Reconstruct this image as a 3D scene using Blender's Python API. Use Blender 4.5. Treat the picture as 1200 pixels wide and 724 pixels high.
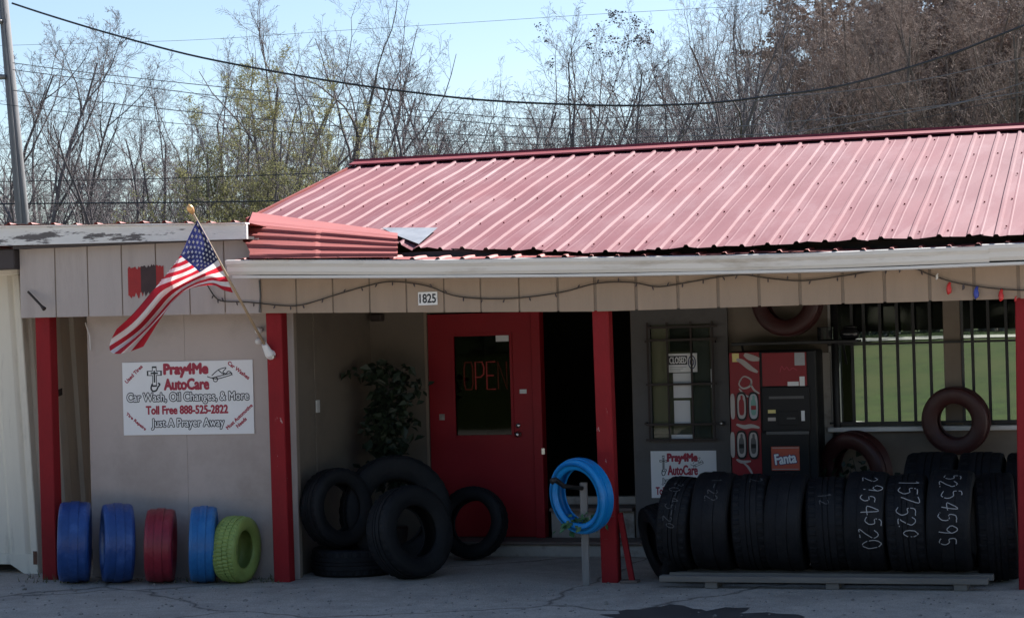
import bpy, bmesh, math, random
from mathutils import Vector, Matrix
sc = bpy.context.scene
for o in list(bpy.data.objects): bpy.data.objects.remove(o)
COL = sc.collection
rad = math.radians

# ------------------------------------------------------------------ camera
F = 2345.0                                   # focal length in photo pixels (1200 wide)
psi, pit, rol = rad(16.7), math.atan(24 / F), rad(1.6)
CAM = Vector((5.11, -17.0, 2.27))
_R = Vector((math.cos(psi), math.sin(psi), 0)); _F = Vector((-math.sin(psi), math.cos(psi), 0)); _U = Vector((0, 0, 1))
cf = math.cos(pit) * _F + math.sin(pit) * _U
_u = -math.sin(pit) * _F + math.cos(pit) * _U
cr = math.cos(rol) * _R - math.sin(rol) * _u
cu = math.cos(rol) * _u + math.sin(rol) * _R
cam = bpy.data.objects.new('camera', bpy.data.cameras.new('camera')); COL.objects.link(cam)
cam.data.sensor_width = 36; cam.data.lens = F / 1200 * 36; cam.data.clip_end = 3000
cam.matrix_world = Matrix(((cr.x, cu.x, -cf.x, CAM.x), (cr.y, cu.y, -cf.y, CAM.y), (cr.z, cu.z, -cf.z, CAM.z), (0, 0, 0, 1)))
sc.camera = cam

# ------------------------------------------------------------------ sky, sun, exposure
SUN_EL, SUN_AZ = rad(45), rad(27)            # azimuth measured from +Y (behind the shop) towards +X
w = bpy.data.worlds.new("World"); sc.world = w; w.use_nodes = True
nt = w.node_tree; nt.nodes.clear()
sky = nt.nodes.new('ShaderNodeTexSky'); sky.sky_type = 'NISHITA'; sky.sun_disc = False
sky.sun_elevation = SUN_EL; sky.sun_rotation = SUN_AZ
sky.air_density = 1.0; sky.dust_density = .55; sky.ozone_density = 1.4; sky.altitude = 250
bg = nt.nodes.new('ShaderNodeBackground'); bg.inputs['Strength'].default_value = 0.064
wo = nt.nodes.new('ShaderNodeOutputWorld')
nt.links.new(sky.outputs[0], bg.inputs[0]); nt.links.new(bg.outputs[0], wo.inputs[0])
sun = bpy.data.objects.new('sun', bpy.data.lights.new('sun', 'SUN')); COL.objects.link(sun)
sun.data.energy = 5.0; sun.data.angle = rad(0.5); sun.data.color = (1, .97, .93)
sd = Vector((math.sin(SUN_AZ) * math.cos(SUN_EL), math.cos(SUN_AZ) * math.cos(SUN_EL), math.sin(SUN_EL)))
sun.rotation_euler = sd.to_track_quat('Z', 'Y').to_euler(); sun.location = sd * 50
sc.view_settings.view_transform = 'Standard'; sc.view_settings.look = 'None'
sc.view_settings.exposure = 1.33; sc.view_settings.gamma = 1.0; sc.view_settings.use_curve_mapping = False

# ------------------------------------------------------------------ pixel -> place helpers (photo pixels)
def ray(x, y): return cf + (x - 600) / F * cr - (y - 362) / F * cu
def at_y(x, y, Y): d = ray(x, y); return CAM + d * ((Y - CAM.y) / d.y)
def at_z(x, y, Z): d = ray(x, y); return CAM + d * ((Z - CAM.z) / d.z)
def on_plane(x, y, p0, n): d = ray(x, y); return CAM + d * ((p0 - CAM).dot(n) / d.dot(n))
def rect(x0, y0, x1, y1, Y):
    a, b, c, d = at_y(x0, y0, Y), at_y(x1, y0, Y), at_y(x0, y1, Y), at_y(x1, y1, Y)
    return ((a.x + c.x) / 2, (b.x + d.x) / 2, (c.z + d.z) / 2, (a.z + b.z) / 2)      # x0 x1 z0 z1
def lerp(a, b, t): return a + (b - a) * t
def interp(tab, x):
    if x <= tab[0][0]: return tab[0][1]
    for (a, va), (b, vb) in zip(tab, tab[1:]):
        if x <= b: return lerp(va, vb, (x - a) / (b - a))
    return tab[-1][1]

# ------------------------------------------------------------------ materials
def mat(name, col, rough=.7, var=.15, scale=6, bump=.0, bscale=40, metal=0, spec=.5, col2=None, stretch=None, spots=None, coat=0):
    """procedural material: base colour, noise variation, optional second colour in blotches, bump"""
    m = bpy.data.materials.new(name); m.use_nodes = True; t = m.node_tree; N = t.nodes; L = t.links
    p = N['Principled BSDF']; p.inputs['Roughness'].default_value = rough; p.inputs['Metallic'].default_value = metal
    p.inputs['Specular IOR Level'].default_value = spec; p.inputs['Coat Weight'].default_value = coat
    tc = N.new('ShaderNodeTexCoord'); mp = N.new('ShaderNodeMapping'); L.new(tc.outputs['Object'], mp.inputs[0])
    if stretch: mp.inputs['Scale'].default_value = stretch
    n = N.new('ShaderNodeTexNoise'); n.inputs['Scale'].default_value = scale; n.inputs['Detail'].default_value = 6; n.inputs['Roughness'].default_value = .65
    L.new(mp.outputs[0], n.inputs['Vector'])
    r = N.new('ShaderNodeValToRGB'); r.color_ramp.elements[0].position = .3; r.color_ramp.elements[1].position = .7
    c = Vector(col); r.color_ramp.elements[0].color = (*(c * (1 - var)), 1); r.color_ramp.elements[1].color = (*[min(1, k * (1 + var)) for k in c], 1)
    L.new(n.outputs['Fac'], r.inputs[0]); out = r.outputs[0]
    if col2:
        n2 = N.new('ShaderNodeTexNoise'); n2.inputs['Scale'].default_value = (spots or (3, .55, .65))[0]; n2.inputs['Detail'].default_value = 8; n2.inputs['Roughness'].default_value = .7
        L.new(mp.outputs[0], n2.inputs['Vector'])
        r2 = N.new('ShaderNodeValToRGB'); r2.color_ramp.elements[0].position = (spots or (3, .55, .65))[1]; r2.color_ramp.elements[1].position = (spots or (3, .55, .65))[2]
        L.new(n2.outputs['Fac'], r2.inputs[0])
        mx = N.new('ShaderNodeMix'); mx.data_type = 'RGBA'; L.new(r2.outputs[0], mx.inputs[0]); L.new(out, mx.inputs[6]); mx.inputs[7].default_value = (*col2, 1)
        out = mx.outputs[2]
    L.new(out, p.inputs['Base Color'])
    rr = N.new('ShaderNodeMapRange'); rr.inputs[3].default_value = max(0, rough - .1); rr.inputs[4].default_value = min(1, rough + .12)
    L.new(n.outputs['Fac'], rr.inputs[0]); L.new(rr.outputs[0], p.inputs['Roughness'])
    if bump:
        nb = N.new('ShaderNodeTexNoise'); nb.inputs['Scale'].default_value = bscale; nb.inputs['Detail'].default_value = 5; L.new(mp.outputs[0], nb.inputs['Vector'])
        b = N.new('ShaderNodeBump'); b.inputs['Strength'].default_value = bump; b.inputs['Distance'].default_value = .02
        L.new(nb.outputs['Fac'], b.inputs['Height']); L.new(b.outputs[0], p.inputs['Normal'])
    return m
M = {}
M['roof'] = mat('faded red roof paint', (.178, .047, .059), .68, .09, 1.2, .05, 8, spec=.35, col2=(.215, .088, .10), spots=(2.6, .46, .66), stretch=(1, .10, 1))
M['flap'] = mat('salmon red roof paint', (.31, .078, .066), .55, .1, 2, .08, 10, spec=.35)
M['ridge'] = mat('red ridge paint', (.22, .025, .03), .5, .1, 2)
M['zinc'] = mat('bare galvanised metal', (.33, .34, .36), .5, .12, 4, metal=.6)
M['gutter'] = mat('white gutter enamel', (.66, .64, .61), .5, .06, 3, .03, 6, col2=(.42, .38, .33), spots=(2.2, .56, .75), stretch=(.5, 1, 3))
M['whiteboard'] = mat('peeling white board', (.70, .69, .67), .7, .08, 4, .25, 18, col2=(.12, .11, .11), spots=(3.0, .56, .60), stretch=(.6, 1, 3.5))
M['siding'] = mat('beige siding', (.335, .25, .185), .75, .07, 2, .12, 30, col2=(.31, .235, .175), spots=(1.7, .5, .7), stretch=(3, 3, .5))
M['siding_grey'] = mat('grey beige siding', (.44, .38, .35), .75, .06, 2, .12, 30, col2=(.38, .325, .295), spots=(1.7, .5, .7), stretch=(3, 3, .5))
M['groove'] = mat('groove wood', (.25, .195, .15), .85, .1, 8)
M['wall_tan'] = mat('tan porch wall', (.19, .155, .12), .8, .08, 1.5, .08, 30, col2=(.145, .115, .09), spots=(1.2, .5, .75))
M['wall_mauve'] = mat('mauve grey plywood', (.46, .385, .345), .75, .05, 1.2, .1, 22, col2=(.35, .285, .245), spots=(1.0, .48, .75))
M['redpost'] = mat('weathered red post paint', (.25, .014, .018), .65, .15, 4, .2, 25, spec=.2, col2=(.50, .36, .33), spots=(9, .665, .70), stretch=(1, 1, .5))
M['reddoor'] = mat('red door paint', (.27, .010, .016), .5, .1, 2, .04, 20, spec=.25)
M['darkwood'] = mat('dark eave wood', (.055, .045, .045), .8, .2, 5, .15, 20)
M['ceil'] = mat('porch ceiling', (.06, .05, .042), .85, .15, 3)
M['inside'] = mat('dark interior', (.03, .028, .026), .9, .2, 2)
M['step'] = mat('painted step board', (.36, .33, .29), .75, .12, 3, .15, 20, col2=(.16, .13, .11), spots=(4, .52, .7))
M['steptread'] = mat('worn wood tread', (.16, .12, .10), .8, .2, 6, .2, 20, stretch=(.3, 3, 3))
M['greydoor'] = mat('grey door paint', (.095, .088, .085), .6, .08, 3, .05, 20, col2=(.07, .064, .06), spots=(2, .5, .7))
M['blackbar'] = mat('black iron', (.012, .012, .013), .55, .2, 8)
M['rustbar'] = mat('dark rusty iron', (.035, .022, .018), .65, .3, 8)
M['white'] = mat('white sign vinyl', (.80, .79, .78), .45, .03, 3)
M['paper'] = mat('white paper', (.72, .72, .72), .7, .03, 3)
M['signred'] = mat('maroon print', (.36, .018, .045), .5, .05, 10)
M['ink'] = mat('black print', (.015, .017, .022), .5, .1, 10)
M['signgrey'] = mat('grey print', (.35, .36, .38), .5, .1, 10)
M['chrome'] = mat('worn chrome', (.6, .6, .58), .3, .1, 8, metal=1)
M['rubber'] = mat('black tyre rubber', (.009, .0095, .011), .6, .25, 7, .15, 40, spec=.22, col2=(.02, .02, .021), spots=(2.4, .52, .75))
M['tread'] = mat('black tyre tread', (.0085, .009, .0115), .65, .25, 7, .2, 50, spec=.22, col2=(.021, .021, .022), spots=(1.7, .5, .75))
M['chalk'] = mat('chalk writing', (.36, .36, .365), .95, .1, 20)
M['chalkdim'] = mat('rubbed chalk writing', (.085, .085, .088), .95, .2, 20)
M['bluepaint'] = mat('royal blue tyre paint', (.02, .07, .25), .36, .2, 5, .3, 30, col2=(.07, .15, .40), spots=(4.5, .52, .72))  # paler blotches: scuffs, plus highlights painted into the colour
M['lbluepaint'] = mat('light blue tyre paint', (.018, .15, .40), .4, .15, 5, .25, 30, col2=(.08, .25, .46), spots=(4.5, .54, .74))  # second colour paints in highlights along with scuffs
M['redpaint'] = mat('crimson tyre paint', (.26, .015, .03), .4, .15, 5, .25, 30, col2=(.34, .06, .075), spots=(4.5, .54, .74))  # lighter blotches are scuffs and painted-in highlights
M['limepaint'] = mat('lime tyre paint', (.26, .34, .085), .5, .12, 5, .25, 30, col2=(.18, .25, .06), spots=(3, .55, .75))
M['skyblue'] = mat('bright blue tyre paint', (.004, .22, .58), .4, .08, 5, .15, 30)
M['brownred'] = mat('dark red tyre paint', (.045, .010, .009), .5, .2, 5, .2, 30)
M['pallet'] = mat('weathered pallet wood', (.20, .175, .15), .85, .2, 5, .3, 25, stretch=(.3, 3, 3), col2=(.16, .14, .12), spots=(3, .5, .7))
M['stake'] = mat('grey stake wood', (.22, .21, .20), .85, .2, 8, .3, 25, stretch=(3, 3, .3))
M['vendblack'] = mat('black machine plastic', (.006, .0065, .008), .45, .2, 4, spec=.25)
M['vendred'] = mat('red machine panel', (.22, .010, .016), .4, .08, 3, spec=.3)
M['vendcream'] = mat('cream print', (.36, .32, .30), .4, .06, 4)
M['vendgrey'] = mat('grey machine trim', (.06, .062, .065), .4, .1, 4)
M['orange'] = mat('orange print', (.50, .085, .04), .45, .05, 6)
M['navy'] = mat('navy print', (.02, .03, .13), .45, .05, 6)
M['dgreen'] = mat('green bottle print', (.12, .28, .24), .4, .1, 6)
M['yellow'] = mat('yellow sticker', (.65, .55, .2), .5, .1, 6)
M['container'] = mat('off white container steel', (.76, .70, .58), .6, .06, 2, .06, 10, col2=(.36, .32, .26), spots=(1.6, .55, .8), stretch=(2.5, 2.5, .5))
M['rustedge'] = mat('rust', (.14, .065, .04), .85, .3, 9)
M['wood'] = mat('flag pole wood', (.42, .30, .19), .6, .1, 8)
M['gold'] = mat('gold knob', (.75, .42, .17), .4, .1, 6, metal=.3)
M['wire'] = mat('dark cable', (.035, .033, .035), .4, .2, 6, spec=.8)
M['lightwire'] = mat('grey aluminium cable', (.22, .21, .21), .5, .2, 3, metal=.4)
M['cord'] = mat('brown light cord', (.045, .035, .028), .7, .2, 8)
M['bulbred'] = mat('red bulb', (.55, .03, .03), .25, .1, 8)
M['bulbblue'] = mat('blue bulb', (.04, .07, .4), .25, .1, 8)
M['bulbdark'] = mat('dull bulb', (.06, .045, .05), .3, .2, 8)
M['bulbclear'] = mat('clear bulb', (.75, .73, .7), .2, .1, 8)
M['polewood'] = mat('grey utility pole wood', (.17, .165, .17), .85, .2, 3, .3, 20, stretch=(3, 3, .2))
M['leafdark'] = mat('dark artificial leaves', (.018, .03, .014), .5, .3, 8)
M['leafgreen'] = mat('green plant leaves', (.05, .13, .05), .5, .3, 8)
M['terracotta'] = mat('dark pot', (.05, .035, .03), .6, .2, 6)
M['bark'] = mat('grey bark', (.135, .115, .118), .9, .3, 3, .3, 20)
M['twig'] = mat('grey twigs', (.165, .14, .145), .9, .3, 1)
M['brownbark'] = mat('brown bark', (.15, .118, .10), .9, .3, 3)
M['browntwig'] = mat('brown twigs', (.26, .195, .165), .9, .3, .6)
M['brownleaf'] = mat('dry brown leaves', (.235, .175, .148), .85, .35, 1.0)
M['seed'] = mat('dark seed clusters', (.09, .07, .075), .9, .3, 2)
M['hedge'] = mat('dark hedge', (.022, .028, .02), .8, .4, 4)
M['redspray'] = mat('red spray paint', (.36, .03, .03), .8, .15, 9)
M['darkspray'] = mat('dark spray paint', (.06, .035, .035), .8, .2, 9)
def translucent(name, col, tr):
    m = mat(name, col, .8, .04, 20); t = m.node_tree; p = t.nodes['Principled BSDF']; out = t.nodes['Material Output']
    tl = t.nodes.new('ShaderNodeBsdfTranslucent'); tl.inputs[0].default_value = (*tr, 1)
    mx = t.nodes.new('ShaderNodeMixShader'); mx.inputs[0].default_value = .38
    t.links.new(p.outputs[0], mx.inputs[1]); t.links.new(tl.outputs[0], mx.inputs[2]); t.links.new(mx.outputs[0], out.inputs[0]); return m
M['budleaf'] = translucent('yellow green buds', (.21, .205, .095), (.30, .29, .13))
M['flagred'] = translucent('flag red cloth', (.50, .015, .035), (.6, .03, .05))
M['flagwhite'] = translucent('flag white cloth', (.80, .78, .78), (.8, .76, .74))
M['flagblue'] = translucent('flag blue cloth', (.012, .017, .065), (.02, .025, .11))
def glass(name, tint=(.8, .85, .82), refl=1.0):
    m = bpy.data.materials.new(name); m.use_nodes = True; t = m.node_tree; t.nodes.clear()
    o = t.nodes.new('ShaderNodeOutputMaterial'); mx = t.nodes.new('ShaderNodeMixShader'); fr = t.nodes.new('ShaderNodeFresnel'); fr.inputs[0].default_value = 1.3
    tr = t.nodes.new('ShaderNodeBsdfTransparent'); tr.inputs[0].default_value = (*tint, 1)
    gl = t.nodes.new('ShaderNodeBsdfGlossy'); gl.inputs['Roughness'].default_value = .03
    t.links.new(fr.outputs[0], mx.inputs[0]); t.links.new(tr.outputs[0], mx.inputs[1]); t.links.new(gl.outputs[0], mx.inputs[2]); t.links.new(mx.outputs[0], o.inputs[0]); return m
M['glass'] = glass('window glass'); M['glassdark'] = glass('tinted door glass', (.3, .34, .33))
def emis(name, col, s):
    m = bpy.data.materials.new(name); m.use_nodes = True; p = m.node_tree.nodes['Principled BSDF']
    p.inputs['Base Color'].default_value = (*[c * .3 for c in col], 1); p.inputs['Emission Color'].default_value = (*col, 1); p.inputs['Emission Strength'].default_value = s; return m
M['neon'] = emis('dim red neon', (1, .08, .10), .22); M['neondim'] = emis('weak red neon', (1, .08, .10), .07)

# ------------------------------------------------------------------ mesh helpers
class MB:
    def __init__(s): s.v = []; s.f = []; s.mi = []
    def box(s, x0, x1, y0, y1, z0, z1, mi=0):
        b = len(s.v); s.v += [(x, y, z) for z in (z0, z1) for y in (y0, y1) for x in (x0, x1)]
        for q in ((0, 2, 3, 1), (4, 5, 7, 6), (0, 1, 5, 4), (2, 6, 7, 3), (0, 4, 6, 2), (1, 3, 7, 5)): s.f.append([b + k for k in q]); s.mi.append(mi)
        return s
    def bar(s, a, b, wd, th, side=None, mi=0):
        a, b = Vector(a), Vector(b); d = (b - a).normalized()
        sx = (side or Vector((0, 1, 0))); e1 = d.cross(sx); e1 = (e1 if e1.length > 1e-4 else d.cross(Vector((1, 0, 0)))).normalized(); e2 = d.cross(e1)
        k = len(s.v)
        for p in (a, b):
            for i, j in ((-1, -1), (1, -1), (1, 1), (-1, 1)): s.v.append(tuple(p + e1 * (i * wd / 2) + e2 * (j * th / 2)))
        for q in ((0, 3, 2, 1), (4, 5, 6, 7), (0, 1, 5, 4), (1, 2, 6, 5), (2, 3, 7, 6), (3, 0, 4, 7)): s.f.append([k + i for i in q]); s.mi.append(mi)
        return s
    def tube(s, pts, rr, n=6, mi=0, cap=True):
        pts = [Vector(p) for p in pts]; m = len(pts)
        if not isinstance(rr, (list, tuple)): rr = [rr] * m
        k = len(s.v); ref = None
        for i, p in enumerate(pts):
            d = pts[min(i + 1, m - 1)] - pts[max(i - 1, 0)]
            if d.length < 1e-9: d = Vector((0, 0, 1))
            d.normalize()
            if ref is None: ref = d.orthogonal().normalized()
            e1 = ref - d * ref.dot(d); e1 = e1.normalized() if e1.length > 1e-6 else d.orthogonal().normalized(); ref = e1; e2 = d.cross(e1)
            for j in range(n):
                a = 2 * math.pi * j / n; q = p + e1 * (rr[i] * math.cos(a)) + e2 * (rr[i] * math.sin(a)); s.v.append((q.x, q.y, q.z))
        for i in range(m - 1):
            for j in range(n):
                a = k + i * n + j; b = k + i * n + (j + 1) % n; s.f.append((a, b, b + n, a + n)); s.mi.append(mi)
        if cap and n > 2:
            s.f.append([k + j for j in range(n)][::-1]); s.f.append([k + (m - 1) * n + j for j in range(n)]); s.mi += [mi, mi]
        return s
    def poly(s, pts, mi=0): k = len(s.v); s.v += [tuple(p) for p in pts]; s.f.append(list(range(k, k + len(pts)))); s.mi.append(mi); return s
    def prism(s, pts, off, mi=0):
        n = len(pts); k = len(s.v); off = Vector(off); s.v += [tuple(p) for p in pts] + [tuple(Vector(p) + off) for p in pts]
        s.f.append([k + i for i in range(n)]); s.f.append([k + n + i for i in range(n)][::-1]); s.mi += [mi, mi]
        for i in range(n): j = (i + 1) % n; s.f.append([k + j, k + i, k + n + i, k + n + j]); s.mi.append(mi)
        return s
    def grid(s, fn, nu, nv, mi=0):
        k = len(s.v)
        for i in range(nu + 1):
            for j in range(nv + 1): s.v.append(tuple(fn(i / nu, j / nv)))
        for i in range(nu):
            for j in range(nv):
                a = k + i * (nv + 1) + j; s.f.append((a, a + nv + 1, a + nv + 2, a + 1)); s.mi.append(mi(i, j) if callable(mi) else mi)
        return s
    def lathe_x(s, prof, n=48, closed=True, mi=0):
        k = len(s.v); m = len(prof)
        for i in range(n):
            a = 2 * math.pi * i / n; c, q = math.cos(a), math.sin(a)
            for x, r in prof: s.v.append((x, r * c, r * q))
        for i in range(n):
            i2 = (i + 1) % n
            for j in range(m if closed else m - 1):
                j2 = (j + 1) % m; s.f.append((k + i * m + j, k + i * m + j2, k + i2 * m + j2, k + i2 * m + j)); s.mi.append(mi)
        return s
    def mesh(s, name):
        me = bpy.data.meshes.new(name); me.from_pydata(s.v, [], s.f); return me
    def build(s, name, m, parent=None, smooth=False, bevel=0, fixn=False, world=True):
        me = s.mesh(name); ms = m if isinstance(m, (list, tuple)) else [m]
        for x in ms: me.materials.append(M[x] if isinstance(x, str) else x)
        if len(ms) > 1: me.polygons.foreach_set('material_index', s.mi)
        if bevel or fixn:
            bm = bmesh.new(); bm.from_mesh(me)
            bmesh.ops.recalc_face_normals(bm, faces=bm.faces)
            if bevel: bmesh.ops.bevel(bm, geom=list(bm.edges), offset=bevel, segments=1, affect='EDGES', clamp_overlap=True)
            bm.to_mesh(me); bm.free()
        if smooth: me.polygons.foreach_set('use_smooth', [True] * len(me.polygons))
        return link(name, me, parent, world)
WM = {}
def link(name, me, parent=None, world=True):
    o = bpy.data.objects.new(name, me); COL.objects.link(o)
    if parent is not None:
        o.parent = parent
        if world and parent in WM: o.matrix_parent_inverse = WM[parent].inverted()
    return o
def thing(name, label, cat, loc=(0, 0, 0), group=None, rot=None):
    o = bpy.data.objects.new(name, None); COL.objects.link(o); o.empty_display_size = .2
    mw = Matrix.Translation(Vector(loc)) @ (rot.to_4x4() if rot else Matrix()); o.matrix_world = mw; WM[o] = mw
    return tag(o, label, cat, group)
def tag(o, label, cat, group=None):
    o['label'] = label; o['category'] = cat
    if group: o['group'] = group
    return o
def struct(o): o['kind'] = 'structure'; return o
def stuff(o): o['kind'] = 'stuff'; return o

_tc = {}
def text_geo(body, off=0.0, res=3):
    k = (body, off)
    if k not in _tc:
        c = bpy.data.curves.new('t', 'FONT'); c.body = body; c.offset = off; c.resolution_u = res; c.fill_mode = 'FRONT'
        o = bpy.data.objects.new('t', c); COL.objects.link(o); dg = bpy.context.evaluated_depsgraph_get(); dg.update()
        me = bpy.data.meshes.new_from_object(o.evaluated_get(dg)); V = [(v.co.x, v.co.y) for v in me.vertices]; Fc = [tuple(p.vertices) for p in me.polygons]
        bpy.data.objects.remove(o); bpy.data.meshes.remove(me); _tc[k] = (V, Fc)
    return _tc[k]
def put_text(body, cx, cz, wd, ht, Y, m, parent, off=0.03, ang=0, name='lettering', ref=None):
    """flat lettering on a wall plane y=Y, squeezed into wd x ht, centred, turned by ang; off = stroke thickening as a share of ht"""
    V, Fc = text_geo(body, 0.0); R = V
    x0, x1 = min(a for a, b in R), max(a for a, b in R); y0, y1 = min(b for a, b in R), max(b for a, b in R)
    b = MB(); ca, sa = math.cos(ang), math.sin(ang); rr = off * ht
    dirs = [(0, 0)] + ([(math.cos(k * math.pi / 5) * rr * q, math.sin(k * math.pi / 5) * rr * q) for q in (.55, 1) for k in range(10)] if off else [])
    for i, (dx, dz) in enumerate(dirs):
        k = len(b.v)
        for a, c in V:
            p = ((a - x0) / (x1 - x0) - .5) * wd + dx; q = ((c - y0) / (y1 - y0) - .5) * ht + dz
            b.v.append((cx + p * ca - q * sa, Y - .00002 * i, cz + p * sa + q * ca))
        b.f += [tuple(k + j for j in f_) for f_ in Fc]
    b.mi = [0] * len(b.f)
    return b.build(name, m, parent)
def ribbon(b, pts, wd, Y=None, close=False, mi=0):
    """flat stroke through (x,z) points on plane y=Y"""
    if close: pts = list(pts) + [pts[0]]
    P = [Vector((p[0], p[1])) for p in pts]; n = len(P); W = wd if isinstance(wd, (list, tuple)) else [wd] * n; k = len(b.v)
    for i, p in enumerate(P):
        d = P[min(i + 1, n - 1)] - P[max(i - 1, 0)]; d = d.normalized() if d.length > 1e-9 else Vector((1, 0)); q = Vector((-d.y, d.x)) * W[i] / 2
        b.v += [(p.x + q.x, Y, p.y + q.y), (p.x - q.x, Y, p.y - q.y)]
    for i in range(n - 1): a = k + 2 * i; b.f.append((a, a + 1, a + 3, a + 2)); b.mi.append(mi)
def smoothpts(pts, n=6):
    P = [Vector(p) for p in pts]; out = []
    for i in range(len(P) - 1):
        a, b, c, d = P[max(i - 1, 0)], P[i], P[i + 1], P[min(i + 2, len(P) - 1)]
        for k in range(n):
            t = k / n; out.append(.5 * ((2 * b) + (c - a) * t + (2 * a - 5 * b + 4 * c - d) * t * t + (3 * b - a - 3 * c + d) * t ** 3))
    return out + [P[-1]]

# ================================================================== GROUND
def hgt(x, y):
    def ss(t): t = min(1, max(0, t)); return t * t * (3 - 2 * t)
    h = 1.75 * ss((y - 11) / 42) + .5 * ss((y - 60) / 100)
    h += 1.2 * ss((-24 - y) / 30)
    return h + (.06 * math.sin(x * .31 + y * .17) * ss((y - 14) / 10))
def nonuni(a, b, n, p=2.2): return [lerp(a, b, .5 + .5 * math.copysign(abs(2 * i / n - 1) ** p, 2 * i / n - 1)) for i in range(n + 1)]
def ground_material():
    m = mat('lawn grass', (.027, .040, .010), .95, .45, 2.5, .8, 30, spec=.05, col2=(.042, .047, .015), spots=(.35, .42, .62), stretch=(1, .45, 1)); return m
M['lawn'] = ground_material()
xs, ys = nonuni(-900, 900, 120, 3), nonuni(-900, 940, 120, 3)
b = MB(); b.grid(lambda u, v: (xs[round(u * 120)], ys[round(v * 120)], hgt(xs[round(u * 120)], ys[round(v * 120)])), 120, 120)
struct(b.build('ground', 'lawn', smooth=True))

def asphalt():
    m = mat('old asphalt', (.43, .385, .335), .92, .16, 5, .6, 60, spec=.2, col2=(.31, .28, .245), spots=(1.1, .45, .7)); t = m.node_tree; N = t.nodes; L = t.links
    p = N['Principled BSDF']; base = p.inputs['Base Color'].links[0].from_socket; tc = N.new('ShaderNodeTexCoord')
    # aggregate speckle
    sp = N.new('ShaderNodeTexVoronoi'); sp.inputs['Scale'].default_value = 130; L.new(tc.outputs['Object'], sp.inputs['Vector'])
    sr = N.new('ShaderNodeValToRGB'); sr.color_ramp.elements[0].color = (.72, .72, .72, 1); sr.color_ramp.elements[1].color = (1.3, 1.3, 1.3, 1); L.new(sp.outputs['Color'], sr.inputs[0])
    m0 = N.new('ShaderNodeMix'); m0.data_type = 'RGBA'; m0.blend_type = 'MULTIPLY'; m0.inputs[0].default_value = 1; L.new(base, m0.inputs[6]); L.new(sr.outputs[0], m0.inputs[7])
    # cracks: distorted voronoi cell edges
    n = N.new('ShaderNodeTexNoise'); n.inputs['Scale'].default_value = 1.3; n.inputs['Detail'].default_value = 6; L.new(tc.outputs['Object'], n.inputs['Vector'])
    mx = N.new('ShaderNodeMix'); mx.data_type = 'VECTOR'; mx.inputs[0].default_value = .35; L.new(tc.outputs['Object'], mx.inputs[4]); L.new(n.outputs['Color'], mx.inputs[5])
    vo = N.new('ShaderNodeTexVoronoi'); vo.feature = 'DISTANCE_TO_EDGE'; vo.inputs['Scale'].default_value = .42; L.new(mx.outputs[1], vo.inputs['Vector'])
    r = N.new('ShaderNodeValToRGB'); r.color_ramp.elements[0].position = .0015; r.color_ramp.elements[0].color = (.25, .25, .25, 1); r.color_ramp.elements[1].position = .006; r.color_ramp.elements[1].color = (1, 1, 1, 1); L.new(vo.outputs['Distance'], r.inputs[0])
    m1 = N.new('ShaderNodeMix'); m1.data_type = 'RGBA'; m1.blend_type = 'MULTIPLY'; m1.inputs[0].default_value = .85; L.new(m0.outputs[2], m1.inputs[6]); L.new(r.outputs[0], m1.inputs[7])
    L.new(m1.outputs[2], p.inputs['Base Color']); return m
M['asphalt'] = asphalt()   # nearly as pale as concrete, raised to bounce sunlight onto the shaded front
b = MB(); b.grid(lambda u, v: (lerp(-45, 45, u), lerp(-21, 10.5, v), .006), 30, 12)
struct(b.build('parking_lot', 'asphalt'))
# dark wet oil stain on the asphalt, an uneven thin sheet
rng = random.Random(5)
M['oil'] = mat('oil stain', (.05, .047, .045), .6, .3, 5)
sc0 = at_z(812, 722, 0); pts = []
for i in range(48):
    a = 2 * math.pi * i / 48; k = 1 + .16 * math.sin(3 * a + 1) + .12 * math.sin(7 * a) + rng.uniform(-.16, .16)
    pts.append((sc0.x + .66 * k * math.cos(a), sc0.y - .25 + .75 * k * math.sin(a), .010))
o = struct(MB().poly(pts).build('oil_stain', 'oil'))
# ================================================================== THE SHOP
YB = 2.55                                                     # back wall of the porch
shop = thing('auto_repair_shop', 'low beige auto shop with faded red ribbed metal roof and red porch posts', 'building', (0, YB, 0))
def sb(): return MB()
bott = [(-9, 2.52), (-4.7, 2.51), (-2.3, 2.482), (.8, 2.406), (4.34, 2.407), (9, 2.41)]
guttop = [(-2.53, 2.962), (-.69, 2.903), (.87, 2.86), (3.06, 2.829), (4.44, 2.836), (9, 2.85)]
XR = 7.2
# --- porch fascia: single boards
fas = MB().prism([(-4.875, -.009, 2.53), (-2.4, -.009, 2.50), (-2.4, -.009, 3.17), (-4.875, -.009, 3.17)], (0, .045, 0)).build('fascia', 'groove', shop, fixn=True)
def board(xa, xb, zt, m, gap=.006):
    xa += gap; xb -= gap; za, zb = interp(bott, xa), interp(bott, xb)
    MB().prism([(xa, -.018, za), (xb, -.018, zb), (xb, -.018, zt), (xa, -.018, zt)], (0, .0085, 0)).build('panel', m, fas, bevel=.002, fixn=True)
lx = [at_y(p, 330, 0).x for p in (24, 66, 104, 144, 184, 223, 264, 306)]
for a, c in zip(lx, lx[1:]): board(a, c, 3.175, 'siding_grey')
mx_ = [at_y(p, 345, 0).x for p in (306, 348, 391, 434, 477, 521, 564, 609, 654, 698, 746, 795, 842, 890, 938, 988, 1037, 1090, 1142, 1194)]
while mx_[-1] < XR: mx_.append(mx_[-1] + .37)
for i, (a, c) in enumerate(zip(mx_, mx_[1:])):
    board(a, c, 2.885, 'siding', .007 if i < 8 else .013)
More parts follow.
